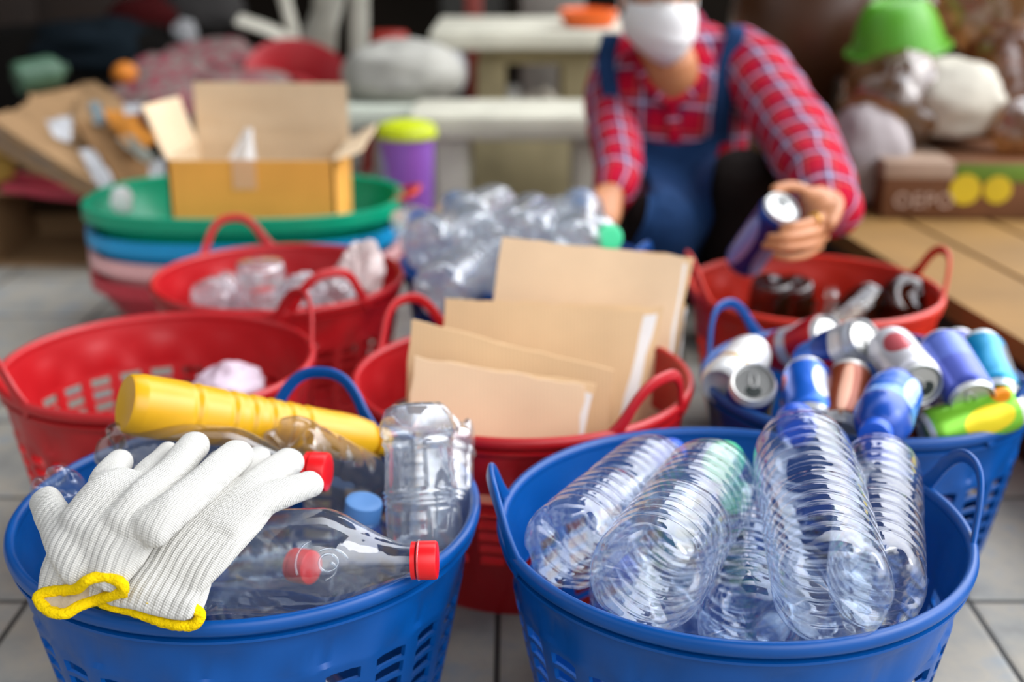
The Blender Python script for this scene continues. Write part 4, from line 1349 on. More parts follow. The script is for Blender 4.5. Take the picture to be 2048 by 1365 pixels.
for k in range(5):
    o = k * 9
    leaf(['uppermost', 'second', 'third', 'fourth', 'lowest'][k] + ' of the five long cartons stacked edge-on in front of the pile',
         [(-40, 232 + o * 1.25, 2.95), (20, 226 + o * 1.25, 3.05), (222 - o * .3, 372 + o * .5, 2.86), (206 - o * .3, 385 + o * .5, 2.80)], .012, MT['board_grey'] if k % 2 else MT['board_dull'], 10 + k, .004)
leaf('white paper square on the pile near its middle', [(92, 240, 3.02), (144, 232, 3.03), (140, 286, 2.96), (108, 274, 2.96)], .003, MT['paper_shaded'], 20, .006, 'paper_sheet', 'paper', 'white papers on the cardboard pile')
leaf('long white torn paper hanging down the cardboard pile towards the teal tub', [(160, 302, 2.9), (185, 296, 2.9), (228, 366, 2.80), (205, 388, 2.78)], .003, MT['paper_shaded'], 21, .006, 'paper_sheet', 'paper', 'white papers on the cardboard pile')
leaf('small white scrap tucked between the cartons and the left box flap', [(246, 210, 3.0), (282, 208, 3.0), (276, 226, 2.98), (250, 230, 2.98)], .003, MT['paper_shaded'], 22, .004, 'paper_sheet', 'paper', 'white papers on the cardboard pile')
leaf('small white scrap just above the rim of the teal tub', [(300, 325, 2.72), (328, 318, 2.72), (330, 352, 2.70), (300, 358, 2.70)], .003, MT['paper_shaded'], 23, .004, 'paper_sheet', 'paper', 'white papers on the cardboard pile')
# open dark carton at the bottom left with a red magazine on top
a, b = P(8, 385, 2.95), P(165, 405, 2.90)
t = thing('cardboard_box', 'open carton lying on its side, dark inside, at the foot of the cardboard pile', 'box', (a.x, a.y, 0))
mb = MB(); W = b.x - a.x; H = a.z
for lo, hi in (((-.05, 0, 0), (W, .30, .006)), ((-.05, 0, H - .006), (W, .30, H)), ((-.05, 0, 0), (-.044, .30, H)), ((W - .006, 0, 0), (W, .30, H)), ((-.05, .294, 0), (W, .30, H))):
    box(mb, lo, hi)
part(mb, 'box_body', MT['board_dull'], t, local=True, smooth=False)
part(sheet((W, 0, H), (W + .02, -.03, H * .95), (W + .02, -.04, .01), (W, 0, .0), .005, 4, 4, .004), 'flap', MT['board_dull'], t, local=True, smooth=False)
leaf('red covered magazine lying on the dark open carton', [(25, 352, 3.12), (150, 372, 3.06), (162, 396, 2.90), (4, 376, 2.94)], .022, basic('red_magazine', 'a32c3e', .5, .12, 9), 30, .004, 'magazine', 'magazine', None)
leaf('yellowish carton scrap at the left edge above the red magazine', [(-40, 300, 3.05), (22, 300, 3.05), (30, 345, 2.98), (-40, 370, 2.95)], .02, cardboard('yellowish_cardboard', 'a8843c'), 31)
leaf('dark folded carton lying behind the open carton', [(-60, 280, 3.3), (180, 330, 3.3), (190, 420, 3.22), (-60, 430, 3.22)], .02, basic('dark_carton', '4a3a2a', .9, .1), 32)

# ------------------------------------------------------------------ right background
MT['bag_clear_warm_lit'] = film('warm_lit_bag_film', 'c6a67e', .36, '9a7452', rough=.16, wr=.9, wscale=14, f0=.10)  # clear film browned, warm stray light on the right put into its colour
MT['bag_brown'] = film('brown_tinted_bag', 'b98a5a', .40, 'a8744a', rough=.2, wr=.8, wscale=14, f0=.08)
# big brown water jar
q = PY(1660, 120, 3.3)
t = thing('water_jar', 'big dark brown glazed water jar behind the person\'s shoulder', 'jar', (q.x, 3.45, .20))
zt3 = .80
part(lathe([(.12, 0), (.14, .01), (.21, .14), (.245, .28), (.225, .44), (.17, .52), (.165, .545), (.185, .57), (.18, .58), (.155, .56), (.15, .52), (.20, .42)], 56, cap1=False), 'jar_body', basic('brown_glaze', '4b2d1a', .35, .15, 6), t, local=True)
part(lathe([(.19, .582), (.20, .59), (.19, .61), (.03, .63), (.03, .65), (.01, .655)], 48), 'lid', basic('tan_lid', 'b09568', .7, .1), t, local=True)


def bag(c, r, label, m, seed, neck=None, name='plastic_bag', rough=.16, group=None, fq=1.7):
    """Filled bag with a gathered neck."""
    mbs = []
    def fn(q, d):
        n = noise.noise(d * fq + Vector((seed * 7.1, 0, 0))) + .6 * noise.noise(d * fq * 3.1 + Vector((0, seed * 3.3, 0)))
        q = q * (1 + rough * n)
        if neck and d.z > .35:
            k = (d.z - .35) / .65
            q = Vector((q.x * (1 - k * .75), q.y * (1 - k * .75), q.z + neck * k ** 1.4))
            a = atan2(d.y, d.x); q.x *= 1 + .16 * k * cos(9 * a); q.y *= 1 + .16 * k * cos(9 * a)
        if q.z < -r[2] * .8: q.z = -r[2] * .8 + (q.z + r[2] * .8) * .1
        return q
    return solo(ellipsoid((0, 0, 0), r[0], r[1], r[2], 48, 32, fn), name, m, label, 'bag', loc=c, local=True, angle=0, group=group)


RG = 'stuffed bags heaped at the right'
# wooden platform / planks the heap rests on
MT['plank'] = basic('tan_plank', '8a6630', .75, .10, 5, .1, 30)
q0, q1 = PZ(1775, 520, .20), PZ(2075, 700, .20)
d_ = (q1 - q0).normalized(); n_ = Vector((-d_.y, d_.x, 0)); n_ = n_ if n_.x > 0 else -n_
t = thing('wooden_pallet', 'tan wooden platform edge running down at the right behind the orange red basket', 'pallet', (q0 + q1) / 2)
a_, b_ = q0 - d_ * 1.1, q1 + d_ * .5
def slab(p, q, w0, w1, z0, z1):
    mb = MB(); c = [p + n_ * w0, q + n_ * w0, q + n_ * w1, p + n_ * w1]
    lo = [mb.vert((v.x, v.y, z0)) for v in c]; hi = [mb.vert((v.x, v.y, z1)) for v in c]
    ccw = (c[1] - c[0]).cross(c[2] - c[0]).z > 0
    fs = [hi, lo[::-1]] + [[lo[k], lo[(k + 1) % 4], hi[(k + 1) % 4], hi[k]] for k in range(4)]
    for f in fs: mb.face(f if ccw else f[::-1])
    return mb
for k in range(5):
    part(slab(a_, b_, k * .17 + (0.0 if k == 0 else .012), (k + 1) * .17, .165, .20), 'plank', MT['plank'], t, smooth=False)
part(slab(a_, b_, .03, .10, 0.0, .164), 'bearer', MT['dark_wood'], t, smooth=False)
part(slab(a_, b_, .66, .74, 0.0, .164), 'bearer', MT['dark_wood'], t, smooth=False)
# brown carton with pale letters and yellow discs
a, b = P(1760, 452, 2.62), P(2060, 425, 2.62)
W = (b - a).length; zc0, Hc_ = .202, .118
ang = atan2(b.y - a.y, b.x - a.x)
Mb = Matrix.Translation((a.x, a.y, zc0)) @ Matrix.Rotation(ang - .06, 4, 'Z')
t = thing('printed_carton', 'brown printed carton with pale letters and two yellow discs on the platform', 'box', M=Mb)
part(rbox((0, 0, 0), (W + .12, .30, Hc_), .004), 'box_body', basic('dark_brown_carton', '6b4120', .75, .1, 8), t, local=True)
part(rbox((-.002, -.002, Hc_ - .034), (W * .45, .302, Hc_ + .001), .002), 'pale_top_band', basic('pale_brown_band', 'a08672', .75, .08), t, local=True)
fc = bpy.data.curves.new('letters', 'FONT'); fc.body = 'OEPO'; fc.size = .044; fc.extrude = .0012; fc.space_character = 1.12
fo = bpy.data.objects.new('letters_tmp', fc); COL.objects.link(fo)
dg = bpy.context.evaluated_depsgraph_get(); dg.update()
me = bpy.data.meshes.new_from_object(fo.evaluated_get(dg)); bpy.data.objects.remove(fo)
me.transform(Matrix.Translation((.022, -.0030, .024)) @ Matrix.Rotation(pi / 2, 4, 'X'))
o = bpy.data.objects.new('letters', me); COL.objects.link(o); o.parent = t
finish(o, basic('pale_letters', 'b89a88', .7, .05), False)
for cx_, rr in ((W * .53, .032), (W * .74, .029)):
    dsc = MB().add(lathe([(rr, 0), (rr, .002), (rr * .5, .0021)], 32), Matrix.Translation((cx_, -.0005, .062)) @ Matrix.Rotation(pi / 2, 4, 'X'))
    part(dsc, 'yellow_disc', basic('yellow_print', 'c9ac08', .6, .06), t, local=True)
part(rbox((W * .46, -.0012, .078), (W * .97, .0002, Hc_ - .004), .0003), 'green_band', basic('green_print', '5c7a14', .7, .06), t, local=True)
# white sack inside a clear bag on the carton
q = P(1890, 305, 2.78)
sack((q.x, q.y, .415), (.105, .12, .092), 'bulging white woven sack lying on the printed carton', basic('white_woven_sack', 'bdb7a8', .75, .05, 30, .35, 120), 50)
q = P(1775, 330, 2.80)
bag((q.x, q.y, .41), (.115, .12, .115), 'clear brownish bag slumped left of the white woven sack', MT['bag_clear_warm_lit'], 51, group=RG)
q = P(1800, 200, 3.0)
bag((q.x, q.y, .55), (.105, .09, .095), 'clear bag of bottles under the green colander', MT['bag_clear_warm_lit'], 52, group=RG)
for k, (x_, y_, cpn) in enumerate([(1790, 150, 'whitecap'), (1825, 200, 'ltbluecap'), (1770, 215, 'whitecap')]):
    A = P(x_, y_ + 30, 2.95); B = P(x_ + 25 * (1 - k), y_ - 38, 2.93)
    bottle(A, A + (B - A).normalized() * .17, 'plain', .03, ['clear bottle at the top of the bag under the green colander', 'clear bottle with a lilac cap in the bag under the green colander', 'clear bottle at the lower left of the bag under the green colander'][k], MT['pet_far'], MT[cpn], seg=28, step=.006, seed=130 + k)
q = P(1960, 100, 2.95)
bag((q.x + .05, q.y, .62), (.16, .13, .15), 'large knotted translucent beige bag at the upper right', MT['bag_clear_warm_lit'], 53, neck=.16, group=RG)
q = P(2010, 300, 2.95)
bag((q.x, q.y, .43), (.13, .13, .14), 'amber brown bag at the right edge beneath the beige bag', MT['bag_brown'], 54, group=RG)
q = P(2030, 400, 2.70)
bag((q.x, q.y, .375), (.07, .06, .062), 'small pale crumpled bag on the right end of the printed carton', MT['bag_clear_warm_lit'], 55, group=RG)
q = P(1715, 400, 2.78)
sack((q.x + .01, q.y, .30), (.085, .12, .125), 'grey lilac sack leaning beside the person\'s raised arm', basic('grey_lilac_sack', 'a39a9a', .8, .1, 14, .4, 40), 56)
sack((P(1525, 500, 2.95).x, 2.98, .17), (.11, .13, .235), 'dark brown sack added behind the person to darken a bright gap', basic('dark_fill_sack', '4a3a26', .9, .15, 10, .4, 30), 57)  # added sack, fills the bright gap beside the arm with dark
q = P(1688, 248, 3.1)
crumple((q.x, q.y, q.z), .04, .04, .03, 'pale crumpled rag between the arm and the clear bag', 'rag', 'rag', 58, basic('pale_rag', '8f8578', .9, .1), rough=.2)
solo(rbox((P(1640, 300, 3.25).x, 2.96, .205), (P(1720, 300, 3.25).x + .02, 3.16, .42), .01), 'wooden_crate', MT['dark_wood'], 'dark wooden crate in front of the water jar', 'crate')
solo(rbox((P(1745, 300, 3.0).x - .02, 2.92, .205), (P(2060, 300, 3.0).x + .2, 3.22, .46), .01), 'wooden_crate', basic('brown_crate', '6e4318', .7, .12, 5), 'brown wooden crate carrying the upper bags at the right', 'crate')
# green colander upside down
q = P(1800, 54, 2.86)
M_ = Matrix.Translation(q + Vector((0, 0, -.050))) @ Matrix.Rotation(radians(-9), 4, 'Y') @ Matrix.Rotation(radians(6), 4, 'X')
t = thing('colander', 'bright green colander upside down on top of the bag of bottles', 'colander', M=M_)
def slot_mod(r, z, th, i): return r * (1 - (.012 if 3 < i < 9 and sin(36 * th) > .2 else 0)), z
part(lathe([(.116, 0), (.112, .004), (.107, .006), (.104, .016), (.101, .028), (.097, .042), (.092, .058), (.085, .075), (.076, .092), (.066, .104), (.055, .110), (.052, .106), (.04, .106), (.01, .107)], 108, slot_mod, cap0=False), 'bowl', basic('bright_green_plastic', '55a024', .42, .06), t, local=True, angle=30)
part(lathe([(.106, .001), (.117, -.003), (.121, .002), (.118, .007), (.108, .008)], 64, cap0=False, cap1=False), 'rim', basic('mid_green_plastic', '559c26', .42, .06), t, local=True)
q = P(1874, 80, 2.85)
crumple(q, .014, .014, .016, 'small orange red cap at the right edge of the green colander', 'bottle_cap', 'cap', 60, MT['red_orange'], rough=.05)
# beige bag behind the lowered arm
q = P(1258, 425, 2.74)
sack((q.x, q.y, .155), (.060, .07, .185), 'beige cloth sack between the person\'s lowered arm and the apron', basic('beige_cloth', 'b9ac98', .9, .06, 14, .3, 60), 61)
# ------------------------------------------------------------------ seated person
def plaid():
    k = NT('red_plaid_flannel'); b = k.n('ShaderNodeBsdfPrincipled')
    uv = k.n('ShaderNodeUVMap'); sep = k.n('ShaderNodeSeparateXYZ'); k.l(uv.outputs[0], sep.inputs[0])
    per = .056
    st = [(0, 'ab062a'), (.38, '6a1236'), (.45, '2a2250'), (.56, 'cdbcd8'), (.66, '2a2250'), (.76, '8c1236'), (.82, 'd0664a'), (.87, 'ab062a')]
    stops = [(p, lin(c)) for p, c in st]
    f = lambda s: k.math('FRACT', k.math('ADD', k.math('DIVIDE', s, per), 50.0))
    c = k.mix(.5, k.ramp(f(sep.outputs[0]), stops, 'CONSTANT'), k.ramp(f(sep.outputs[1]), stops, 'CONSTANT'))
    k.l(c, b.inputs['Base Color']); b.inputs['Roughness'].default_value = .9; b.inputs['Specular IOR Level'].default_value = .15
    k.l(k.bump(k.noise(16, 3), .5, .012), b.inputs['Normal'])
    return k.surf(b.outputs[0])


MT['plaid'] = plaid()
MT['skin'] = basic('tan_skin', 'b97a50', .5, .05, 18, .05, 90)
MT['denim'] = basic('navy_denim', '1d3a63', .85, .10, 20, .4, 160, spec=.15)
MT['trouser'] = basic('brown_black_trousers', '1c1614', .9, .1, 14, .3, 40, spec=.1)
MT['mask'] = basic('white_mask_fabric', 'ecebea', .8, .02, 20, .1, 60)
MT['hair'] = basic('black_hair', '0f0c0b', .5, .1, 60, .4, 120)
MT['gold'] = basic('gold', 'e8b93a', .25, .03, metal=.9)
MT['pearl'] = basic('pearl', 'e8d6cc', .3, .03)
MT['eye_white'] = basic('eye_white', 'e6e0d8', .3, .02)
MT['iris'] = basic('dark_iris', '20130c', .2, .02)


def pp(px, py, d, a, b): return tuple(P(px, py, d)) + (a, b)


base = P(1370, 520, 2.62); base.z = 0
PER = thing('person', 'person in red plaid shirt, navy apron and white face mask, holding out a blue can', 'person', base)

# --- head frame
HS = .90
HCN = P(1322, -14, 2.52)
hf = Vector((.26, -.90, -.36)).normalized()            # looks down and a little to its left
hr = hf.cross(Vector((0.05, 0, 1))).normalized()       # image-left side of face is -hr
hu = hr.cross(hf).normalized()
HM = Matrix((hr, hf, hu)).transposed().to_4x4(); HM.translation = HCN


def H(x, y, z): return HM @ (Vector((x, y, z)) * HS)


def skull(q, d):
    x, y, z = q
    if d.z < 0:
        k = -d.z
        x *= 1 - .30 * k ** 1.6; y = y * (1 - .10 * k) + .012 * k
    if d.y > .2: y -= .010 * (d.y - .2) * (1 if d.z > -.3 else .4)
    return Vector((x, y, z))


R3 = HM.to_3x3().to_4x4() @ Matrix.Scale(HS, 4)
mbs = [ellipsoid(HCN, .076, .094, .118, 32, 22, skull, R3)]
mbs.append(tube([tuple(H(0, .086, .015)) + (.009, .009), tuple(H(0, .098, -.012)) + (.012, .011), tuple(H(0, .108, -.032)) + (.016, .012)], 3, 14, up=hf))   # nose
for s in (-1, 1):
    mbs.append(ellipsoid(H(s * .078, -.010, -.012), .010, .020, .032, 14, 10, None, R3))                      # ear
    mbs.append(ellipsoid(H(s * .078, -.012, -.036), .008, .012, .012, 12, 8, None, R3))                       # lobe
    mbs.append(tube([tuple(H(s * .014, .088, .026)) + (.007, .006), tuple(H(s * .036, .084, .031)) + (.009, .006), tuple(H(s * .056, .066, .024)) + (.007, .005)], 3, 10, up=hf))  # brow ridge
    mbs.append(ellipsoid(H(s * .040, .066, -.030), .022, .020, .020, 14, 10, None, R3))                       # cheek
mbs.append(tube([tuple(H(-.022, .092, -.060)) + (.004, .006), tuple(H(0, .098, -.060)) + (.008, .008), tuple(H(.022, .092, -.060)) + (.004, .006)], 3, 10, up=hf))   # mouth
mbs.append(tube([tuple(H(0, -.010, -.075)) + (.055, .052), pp(1343, 130, 2.57, .053, .05), pp(1345, 185, 2.62, .062, .058)], 4, 20, up=(0, -1, .3)))     # neck
# trunk under the clothes
TOR = [(1352, 545, 2.80, .155, .125), (1350, 470, 2.78, .165, .125), (1347, 380, 2.73, .158, .115), (1345, 290, 2.70, .160, .110), (1350, 200, 2.68, .168, .108), (1358, 130, 2.68, .158, .088), (1352, 92, 2.69, .115, .066), (1346, 72, 2.69, .075, .055)]
tb = lambda s: [pp(x, y, d, a * s, b * s) for x, y, d, a, b in TOR]
mbs.append(tube(tb(.86), 4, 28, up=(0, -1, .25)))
ARM_R = [(1490, 122, 2.66, .054), (1545, 195, 2.52, .048), (1602, 285, 2.31, .042), (1636, 350, 2.13, .036), (1655, 415, 1.99, .030)]
ARM_L = [(1236, 130, 2.72, .046), (1222, 205, 2.70, .042), (1232, 290, 2.52, .038), (1236, 345, 2.40, .033), (1220, 392, 2.32, .027)]
for A_ in (ARM_R, ARM_L): mbs.append(tube([pp(x, y, d, a, a) for x, y, d, a in A_], 4, 18, up=(0, -1, .3)))
# legs: image-right knee raised, image-left knee under the apron, feet on the floor
kr, kl = P(1484, 372, 2.36), P(1318, 452, 2.36)
LEG = []
for kn, hipx, fx, sc in ((kr, 1420, kr.x + .01, 1.0), (kl, 1300, kl.x - .01, .95)):
    hip = P(hipx, 505, 2.72); ft = Vector((fx, kn.y + .03, .075)); toe = Vector((fx + .01, kn.y - .12, .03))
    LEG.append((hip, kn, ft, toe, sc))
    mbs.append(tube([tuple(hip) + (.078, .078), tuple(hip.lerp(kn, .55)) + (.068, .068), tuple(kn) + (.055, .055)], 4, 18, up=(0, -1, .5)))
    mbs.append(tube([tuple(kn) + (.055, .055), tuple(kn.lerp(ft, .4) + Vector((0, .02, 0))) + (.052, .052), tuple(ft) + (.036, .036)], 4, 18, up=(0, -1, .1)))
    mbs.append(tube([tuple(ft + Vector((0, .03, -.035))) + (.034, .034), tuple(ft.lerp(toe, .5)) + (.040, .030), tuple(toe) + (.036, .022)], 4, 16))
# --- hands
CA = P(1566, 413, 1.90); CB = reach(CA, 1482, 530, .150, True)      # held can: lid and base


def finger(pts, r=.0082, taper=.86):
    n = len(pts); out = []
    for i, p in enumerate(pts):
        q = r * (1 - (1 - taper) * i / (n - 1)); out.append(tuple(p) + (q, q * .94))
    return tube(out, 4, 12, up=(0, -1, .3))


hand = []
hand.append(tube([pp(1656, 408, 1.995, .026, .020), pp(1652, 425, 1.965, .034, .017), pp(1642, 446, 1.935, .039, .016), pp(1634, 462, 1.915, .036, .015)], 4, 20, up=(-.75, -.3, .55)))
cax = (CB - CA).normalized(); cr = .0292
FG_ = [((1650, 430, 1.930), (1622, 444, 1.876), (1588, 452, 1.846), (1564, 457, 1.850)),
       ((1654, 453, 1.930), (1624, 467, 1.870), (1576, 475, 1.842), (1540, 475, 1.850)),
       ((1650, 474, 1.930), (1620, 490, 1.872), (1572, 496, 1.846), (1530, 491, 1.858)),
       ((1640, 492, 1.935), (1612, 510, 1.884), (1578, 516, 1.862), (1550, 511, 1.866))]
for i, f in enumerate(FG_): hand.append(finger([P(*q) for q in f], (.0074, .0076, .0074, .0068)[i]))
hand.append(finger([P(1648, 404, 1.965), P(1612, 382, 1.952), P(1580, 373, 1.938), P(1550, 380, 1.925)], .0098, .85))      # thumb over the lid side
hand.append(tube([pp(1650, 405, 1.985, .022, .020), pp(1634, 402, 1.965, .024, .020), pp(1618, 396, 1.955, .017, .016)], 3, 16, up=(0, -1, .3)))
hand.append(ellipsoid(P(1640, 428, 1.955), .030, .024, .034, 18, 12))
hl = []
hl.append(tube([pp(1218, 388, 2.315, .026, .018), pp(1210, 410, 2.29, .034, .017), pp(1203, 432, 2.265, .034, .015)], 4, 18, up=(0, -1, .2)))
for f in (((1222, 432, 2.265), (1224, 455, 2.245), (1219, 474, 2.235), (1213, 486, 2.235)), ((1209, 436, 2.26), (1208, 460, 2.235), (1203, 482, 2.225), (1198, 494, 2.228)),
          ((1196, 434, 2.26), (1193, 456, 2.235), (1189, 477, 2.226), (1186, 488, 2.23)), ((1185, 428, 2.265), (1180, 447, 2.245), (1177, 464, 2.238), (1175, 474, 2.24))):
    hl.append(finger([P(*q) for q in f], .0082))
hl.append(finger([P(1196, 400, 2.29), P(1180, 408, 2.265), P(1168, 424, 2.25), P(1164, 440, 2.245)], .009, .85))
me = bake(mbs + hand + hl, .0029, 3, 'person_body', worldm(PER).inverted())
meshpart(me, 'body', MT['skin'], PER)
for s in (-1, 1):
    e = part(ellipsoid(H(s * .033, .070, .010), .0135, .0135, .0115, 16, 10, None, R3), 'eye', MT['eye_white'], PER)
    part(ellipsoid(H(s * .033, .0815, .007), .0056, .0035, .0056, 12, 8, None, R3), 'iris', MT['iris'], e)
    part(tube([tuple(H(s * .014, .094, .033)) + (.004, .002), tuple(H(s * .036, .090, .039)) + (.0045, .002), tuple(H(s * .058, .070, .032)) + (.003, .002)], 3, 8, up=hf), 'eyebrow', MT['hair'], PER)
hair = ellipsoid(H(0, -.016, .020), .084, .098, .112, 32, 20, lambda q, d: q * (1 + .02 * noise.noise(d * 6)) if d.y < .45 or d.z > .55 else q * .86, R3)
part(hair, 'hair', MT['hair'], PER)
# --- mask: cup with a folded ridge, tucked on the nose and under the chin
def maskfn(q, d):
    x, y, z = q
    z *= 1.0 if d.z < 0 else .72
    k = max(0, 1 - abs(d.z - .10) / .5)
    y += .010 * k - .006 * max(0, d.z - .5)
    return Vector((x, y, z))


mk = MB(); pts = []
nU, nV = 26, 20
for j in range(nV + 1):
    v = -1 + 2 * j / nV; row = []
    for i in range(nU + 1):
        u = -1 + 2 * i / nU
        half = .086 * (1 - max(0, -v) ** 2.3 * .72) * (1 - .10 * max(0, v) ** 2)
        zz = -.058 + v * (.072 if v < 0 else .062) + .016 * (1 - u * u) * (v > 0) * v - (.022 * u * u * max(0, v))
        x = half * u
        dome = (1 - abs(u) ** 2.2) ** .6 if abs(u) < 1 else 0
        prow = .052 * (1 - abs(v) ** 2.0) ** .55 if abs(v) < 1 else 0
        y = .050 + .040 * dome + dome * prow * .95 - .034 * abs(u) ** 2 + .006 * dome * max(0, 1 - abs(v - .12) / .12)
        row.append(H(x, y, zz))
    pts.append(row)
rows_b = [[p - hf * .004 for p in r] for r in pts]
ia = grid(mk, pts, 0); ib = grid(mk, rows_b, 0, flip=True)
part(mk, 'face_mask', MT['mask'], PER, angle=50)
for s in (-1, 1):
    part(tube([tuple(H(s * .084, .020, -.020)) + (.0022, .0022), tuple(H(s * .088, -.004, .004)) + (.0022, .0022), tuple(H(s * .084, -.026, .012)) + (.0022, .0022), tuple(H(s * .086, -.022, -.044)) + (.0022, .0022), tuple(H(s * .078, .018, -.080)) + (.0022, .0022)], 3, 8), 'mask_strap', MT['mask'], PER)
part(ellipsoid(H(-.087, -.010, -.046), .007, .007, .007, 12, 8), 'earring', MT['pearl'], PER)
# --- shirt
SH = MB().add(tube(tb(1.0), 5, 44, up=(0, -1, .25)))
for i, v in enumerate(SH.v):
    n_ = noise.noise(Vector(v) * 9); SH.v[i] = tuple(Vector(v) + Vector((n_, n_ * .6, n_)) * .006)
shirt = part(SH, 'shirt', MT['plaid'], PER, angle=0)


def sleeve(pts, vs=1.0):
    q = tube([pp(*a) for a in pts], 7, 32, up=(0, -1, .3))
    q.uv = {i: [(u_[0], u_[1] * vs) for u_ in f] for i, f in q.uv.items()}
    for i, v in enumerate(q.v):
        n_ = noise.noise(Vector(v) * 13); q.v[i] = tuple(Vector(v) + Vector((n_, noise.noise(Vector(v) * 13 + Vector((9, 0, 0))), n_ * .7)) * .007)
    return q


part(sleeve([(1475, 112, 2.70, .060, .066), (1512, 142, 2.63, .070, .072), (1552, 205, 2.50, .072, .070), (1600, 285, 2.32, .070, .064), (1632, 345, 2.16, .062, .056), (1652, 392, 2.05, .054, .048), (1662, 420, 2.01, .049, .045)], .62), 'sleeve', MT['plaid'], shirt, angle=0)
part(sleeve([(1254, 118, 2.73, .056, .060), (1234, 150, 2.73, .060, .062), (1222, 215, 2.69, .057, .057), (1232, 290, 2.52, .052, .050), (1238, 345, 2.40, .046, .043), (1228, 382, 2.34, .040, .037)], .75), 'sleeve', MT['plaid'], shirt, angle=0)
# collar wings and button placket
bvh = BVHTree.FromPolygons([Vector(v) for v in SH.v], [list(f) for f in SH.f])


def on_shirt(px, py, lift=.006, dflt=2.6, tree=None):
    u = P(px, py, 1.0) - CAM
    h = (tree or bvh).ray_cast(CAM, u.normalized())
    p = h[0] if h[0] is not None else P(px, py, dflt)
    return p - u.normalized() * lift


for s, pts_ in ((-1, [(1288, 118), (1292, 150), (1318, 190), (1342, 206)]), (1, [(1412, 112), (1404, 150), (1378, 188), (1348, 206)])):
    q = [tuple(on_shirt(x, y, .014, 2.58)) + (.020 - .004 * i, .006) for i, (x, y) in enumerate(pts_)]
    part(tube(q, 4, 14, up=(0, -1, .2)), 'collar', MT['plaid'], shirt, angle=0)
q = [tuple(on_shirt(1344 + i * 1.5, 205 + i * 22, .004)) + (.014, .003) for i in range(5)]
part(tube(q, 3, 10, up=(0, -1, .2)), 'placket', MT['plaid'], shirt, angle=0)
# --- trousers
TR = []
for hip, kn, ft, toe, sc in LEG:
    TR.append(tube([tuple(hip) + (.095 * sc, .092 * sc), tuple(hip.lerp(kn, .5)) + (.086 * sc, .084 * sc), tuple(kn) + (.074 * sc, .072 * sc)], 5, 24, up=(0, -1, .5)))
    TR.append(tube([tuple(kn) + (.074 * sc, .072 * sc), tuple(kn.lerp(ft, .5) + Vector((0, .02, 0))) + (.072 * sc, .070 * sc), tuple(ft + Vector((0, 0, .01))) + (.056, .054)], 5, 24, up=(0, -1, .1)))
TR.append(tube([tuple(P(1352, 545, 2.80)) + (.17, .13), tuple(P(1350, 480, 2.78)) + (.175, .134)], 3, 28, up=(0, -1, .25)))
me = bake(TR, .006, 4, 'trousers', worldm(PER).inverted())
tro = meshpart(me, 'trousers', MT['trouser'], PER)
for hip, kn, ft, toe, sc in LEG:
    part(tube([tuple(ft + Vector((0, .045, -.045))) + (.038, .028), tuple(ft.lerp(toe, .45) + Vector((0, 0, -.012))) + (.044, .034), tuple(toe + Vector((0, -.01, 0))) + (.040, .026)], 4, 18), 'shoe', MT['steel_dark'], PER)
# --- apron
ap = MB(); rows = []
mi = worldm(PER)
allv = [Vector(v) for v in SH.v]; allf = [list(f) for f in SH.f]
o_ = len(allv); allv += [mi @ v.co for v in me.vertices]; allf += [[k + o_ for k in p.vertices] for p in me.polygons]
tree2 = BVHTree.FromPolygons(allv, allf)
Lft = catmull([(1228, 236), (1250, 285), (1276, 335), (1296, 385), (1290, 440), (1262, 495), (1240, 560)], 5)
Rgt = catmull([(1456, 246), (1440, 292), (1428, 335), (1420, 385), (1425, 440), (1402, 500), (1400, 560)], 5)
n = len(Lft); nx = 26
for j in range(n):
    row = []
    for i in range(nx + 1):
        u = i / nx
        sag = 46 * (1 - abs(2 * u - 1) ** 2.4) * (1 - j / (n - 1)) ** 1.5
        px = Lft[j][0] * (1 - u) + Rgt[j][0] * u; py = Lft[j][1] * (1 - u) + Rgt[j][1] * u + sag
        row.append(on_shirt(px, py, .020, 2.45, tree2))
    rows.append(row)
lim = [[(p - CAM).length for p in r] for r in rows]
for _ in range(24):                                     # let the cloth bridge hollows
    for j in range(1, n - 1):
        for i in range(1, nx):
            q = (rows[j - 1][i] + rows[j + 1][i] + rows[j][i - 1] + rows[j][i + 1]) / 4
            if (q - CAM).length < (rows[j][i] - CAM).length + .004: rows[j][i] = rows[j][i].lerp(q, .6)
for j in range(n):
    for i in range(nx + 1):
        p = rows[j][i]; u = (p - CAM).normalized()
        h = tree2.ray_cast(CAM, u)
        if h[0] is not None and (p - CAM).length > (h[0] - CAM).length - .010: rows[j][i] = h[0] - u * .012
ia = grid(ap, rows, 0); back = [[p + (p - CAM).normalized() * .004 for p in r] for r in rows]; grid(ap, back, 0, flip=True)
apron = part(ap, 'apron', MT['denim'], PER, angle=0)
for pts_ in ([(1240, 262), (1222, 190), (1212, 120), (1222, 72)], [(1442, 284), (1446, 210), (1456, 120), (1474, 58)]):
    q = [tuple(on_shirt(x, y, .013, 2.60, tree2)) + (.019, .0025) for x, y in pts_]
    e = Vector(q[-1][:3]) + Vector((0, .09, -.005)); q.append(tuple(e) + (.018, .0025))
    part(tube(q, 5, 12, up=(0, -1, .3)), 'strap', MT['denim'], apron, angle=0)
# ring on the first finger
q0, q1 = P(1642, 435, 1.912), P(1628, 441, 1.886)
dr = (q1 - q0).normalized(); s1 = dr.cross(Vector((0, 0, 1))).normalized(); s2 = s1.cross(dr)
rg = [tuple(q1 + (s1 * cos(a) + s2 * sin(a)) * .0086) + (.0026, .0016) for a in [2 * pi * i / 16 for i in range(16)]]
part(tube(rg, 2, 8, up=dr, closed=True), 'ring', MT['gold'], PER, label='gold finger ring')
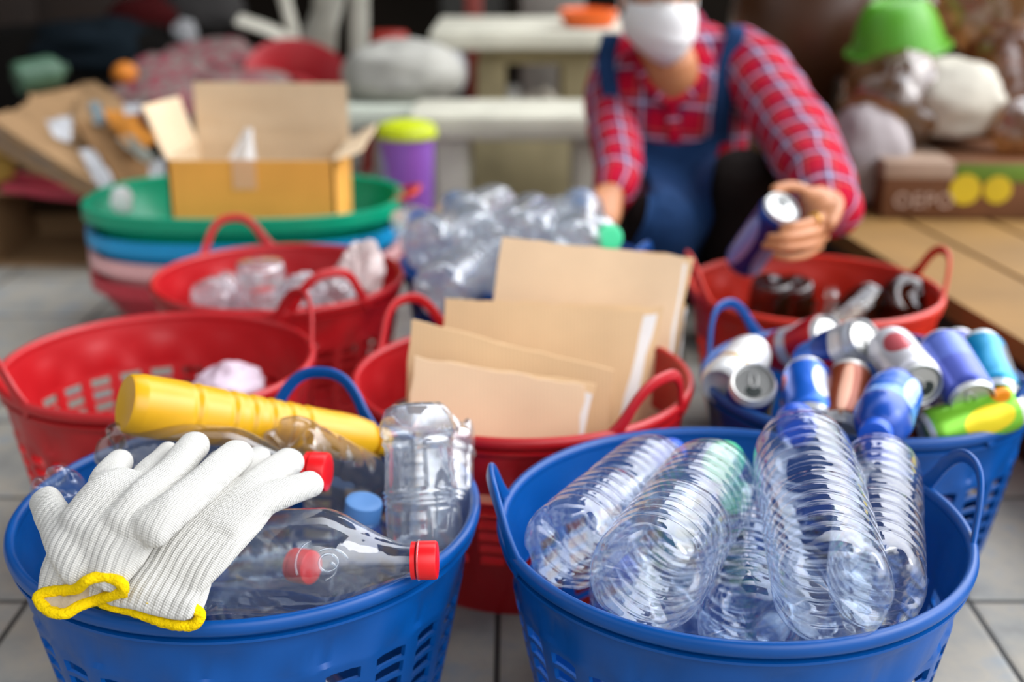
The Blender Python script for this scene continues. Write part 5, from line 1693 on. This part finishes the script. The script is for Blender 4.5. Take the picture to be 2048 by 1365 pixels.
# held can
can(CA, CB, 'blue and pale violet can held in the person\'s hand over the orange red basket', CP_['held'], 90, R=.0315, group=None, crush=.01, roll=2.6, L=.150)

# ------------------------------------------------------------------ light
SKY = 4.5
w = bpy.data.worlds.new('overcast_sky'); scene.world = w; w.use_nodes = True
nt = w.node_tree; nt.nodes.clear()
out = nt.nodes.new('ShaderNodeOutputWorld'); bg = nt.nodes.new('ShaderNodeBackground')
tc = nt.nodes.new('ShaderNodeTexCoord'); sp = nt.nodes.new('ShaderNodeSeparateXYZ')
nt.links.new(tc.outputs['Generated'], sp.inputs[0])
rp = nt.nodes.new('ShaderNodeValToRGB'); r = rp.color_ramp
r.elements[0].position = 0.0; r.elements[0].color = (.10, .10, .10, 1)
r.elements[1].position = .50; r.elements[1].color = (.16, .16, .165, 1)
for p, c in ((.56, (.30, .32, .35, 1)), (.66, (.93, .95, 1.0, 1)), (.80, (1.28, 1.3, 1.34, 1)), (1.0, (1.1, 1.17, 1.28, 1))):
    e = r.elements.new(p); e.color = c
ma = nt.nodes.new('ShaderNodeMath'); ma.operation = 'MULTIPLY_ADD'; ma.inputs[1].default_value = .5; ma.inputs[2].default_value = .5
nt.links.new(sp.outputs[2], ma.inputs[0]); nt.links.new(ma.outputs[0], rp.inputs[0])
# sky dimmed by direction to shape the light: full right, weak left, lower near side
az = nt.nodes.new('ShaderNodeMapRange'); az.interpolation_type = 'SMOOTHSTEP'
for i_, v_ in ((1, -.30), (2, .40), (3, .16), (4, 1.05)): az.inputs[i_].default_value = v_
nt.links.new(sp.outputs[0], az.inputs[0])
ne = nt.nodes.new('ShaderNodeMapRange'); ne.interpolation_type = 'SMOOTHSTEP'
for i_, v_ in ((1, -.85), (2, -.15), (3, .78), (4, 1.0)): ne.inputs[i_].default_value = v_
nt.links.new(sp.outputs[1], ne.inputs[0])
m2 = nt.nodes.new('ShaderNodeMath'); m2.operation = 'MULTIPLY'
nt.links.new(az.outputs[0], m2.inputs[0]); nt.links.new(ne.outputs[0], m2.inputs[1])
m3 = nt.nodes.new('ShaderNodeMath'); m3.operation = 'MULTIPLY'; m3.inputs[1].default_value = SKY
nt.links.new(m2.outputs[0], m3.inputs[0]); nt.links.new(m3.outputs[0], bg.inputs['Strength'])
nt.links.new(rp.outputs[0], bg.inputs['Color'])
nt.links.new(bg.outputs[0], out.inputs['Surface'])
sl = bpy.data.lights.new('sun', 'SUN'); sl.energy = 0.9; sl.angle = radians(25); sl.color = (1, .97, .92)
so = bpy.data.objects.new('sun', sl); COL.objects.link(so)
so.rotation_euler = Vector((-1.0, .10, -.80)).to_track_quat('-Z', 'Y').to_euler()

scene.view_settings.view_transform = 'Standard'
scene.view_settings.look = 'None'
scene.view_settings.gamma = 1.0
scene.view_settings.use_curve_mapping = False
scene.view_settings.exposure = -0.1
scene.cycles.transparent_max_bounces = 48
scene.cycles.max_bounces = 10
scene.cycles.use_denoising = True
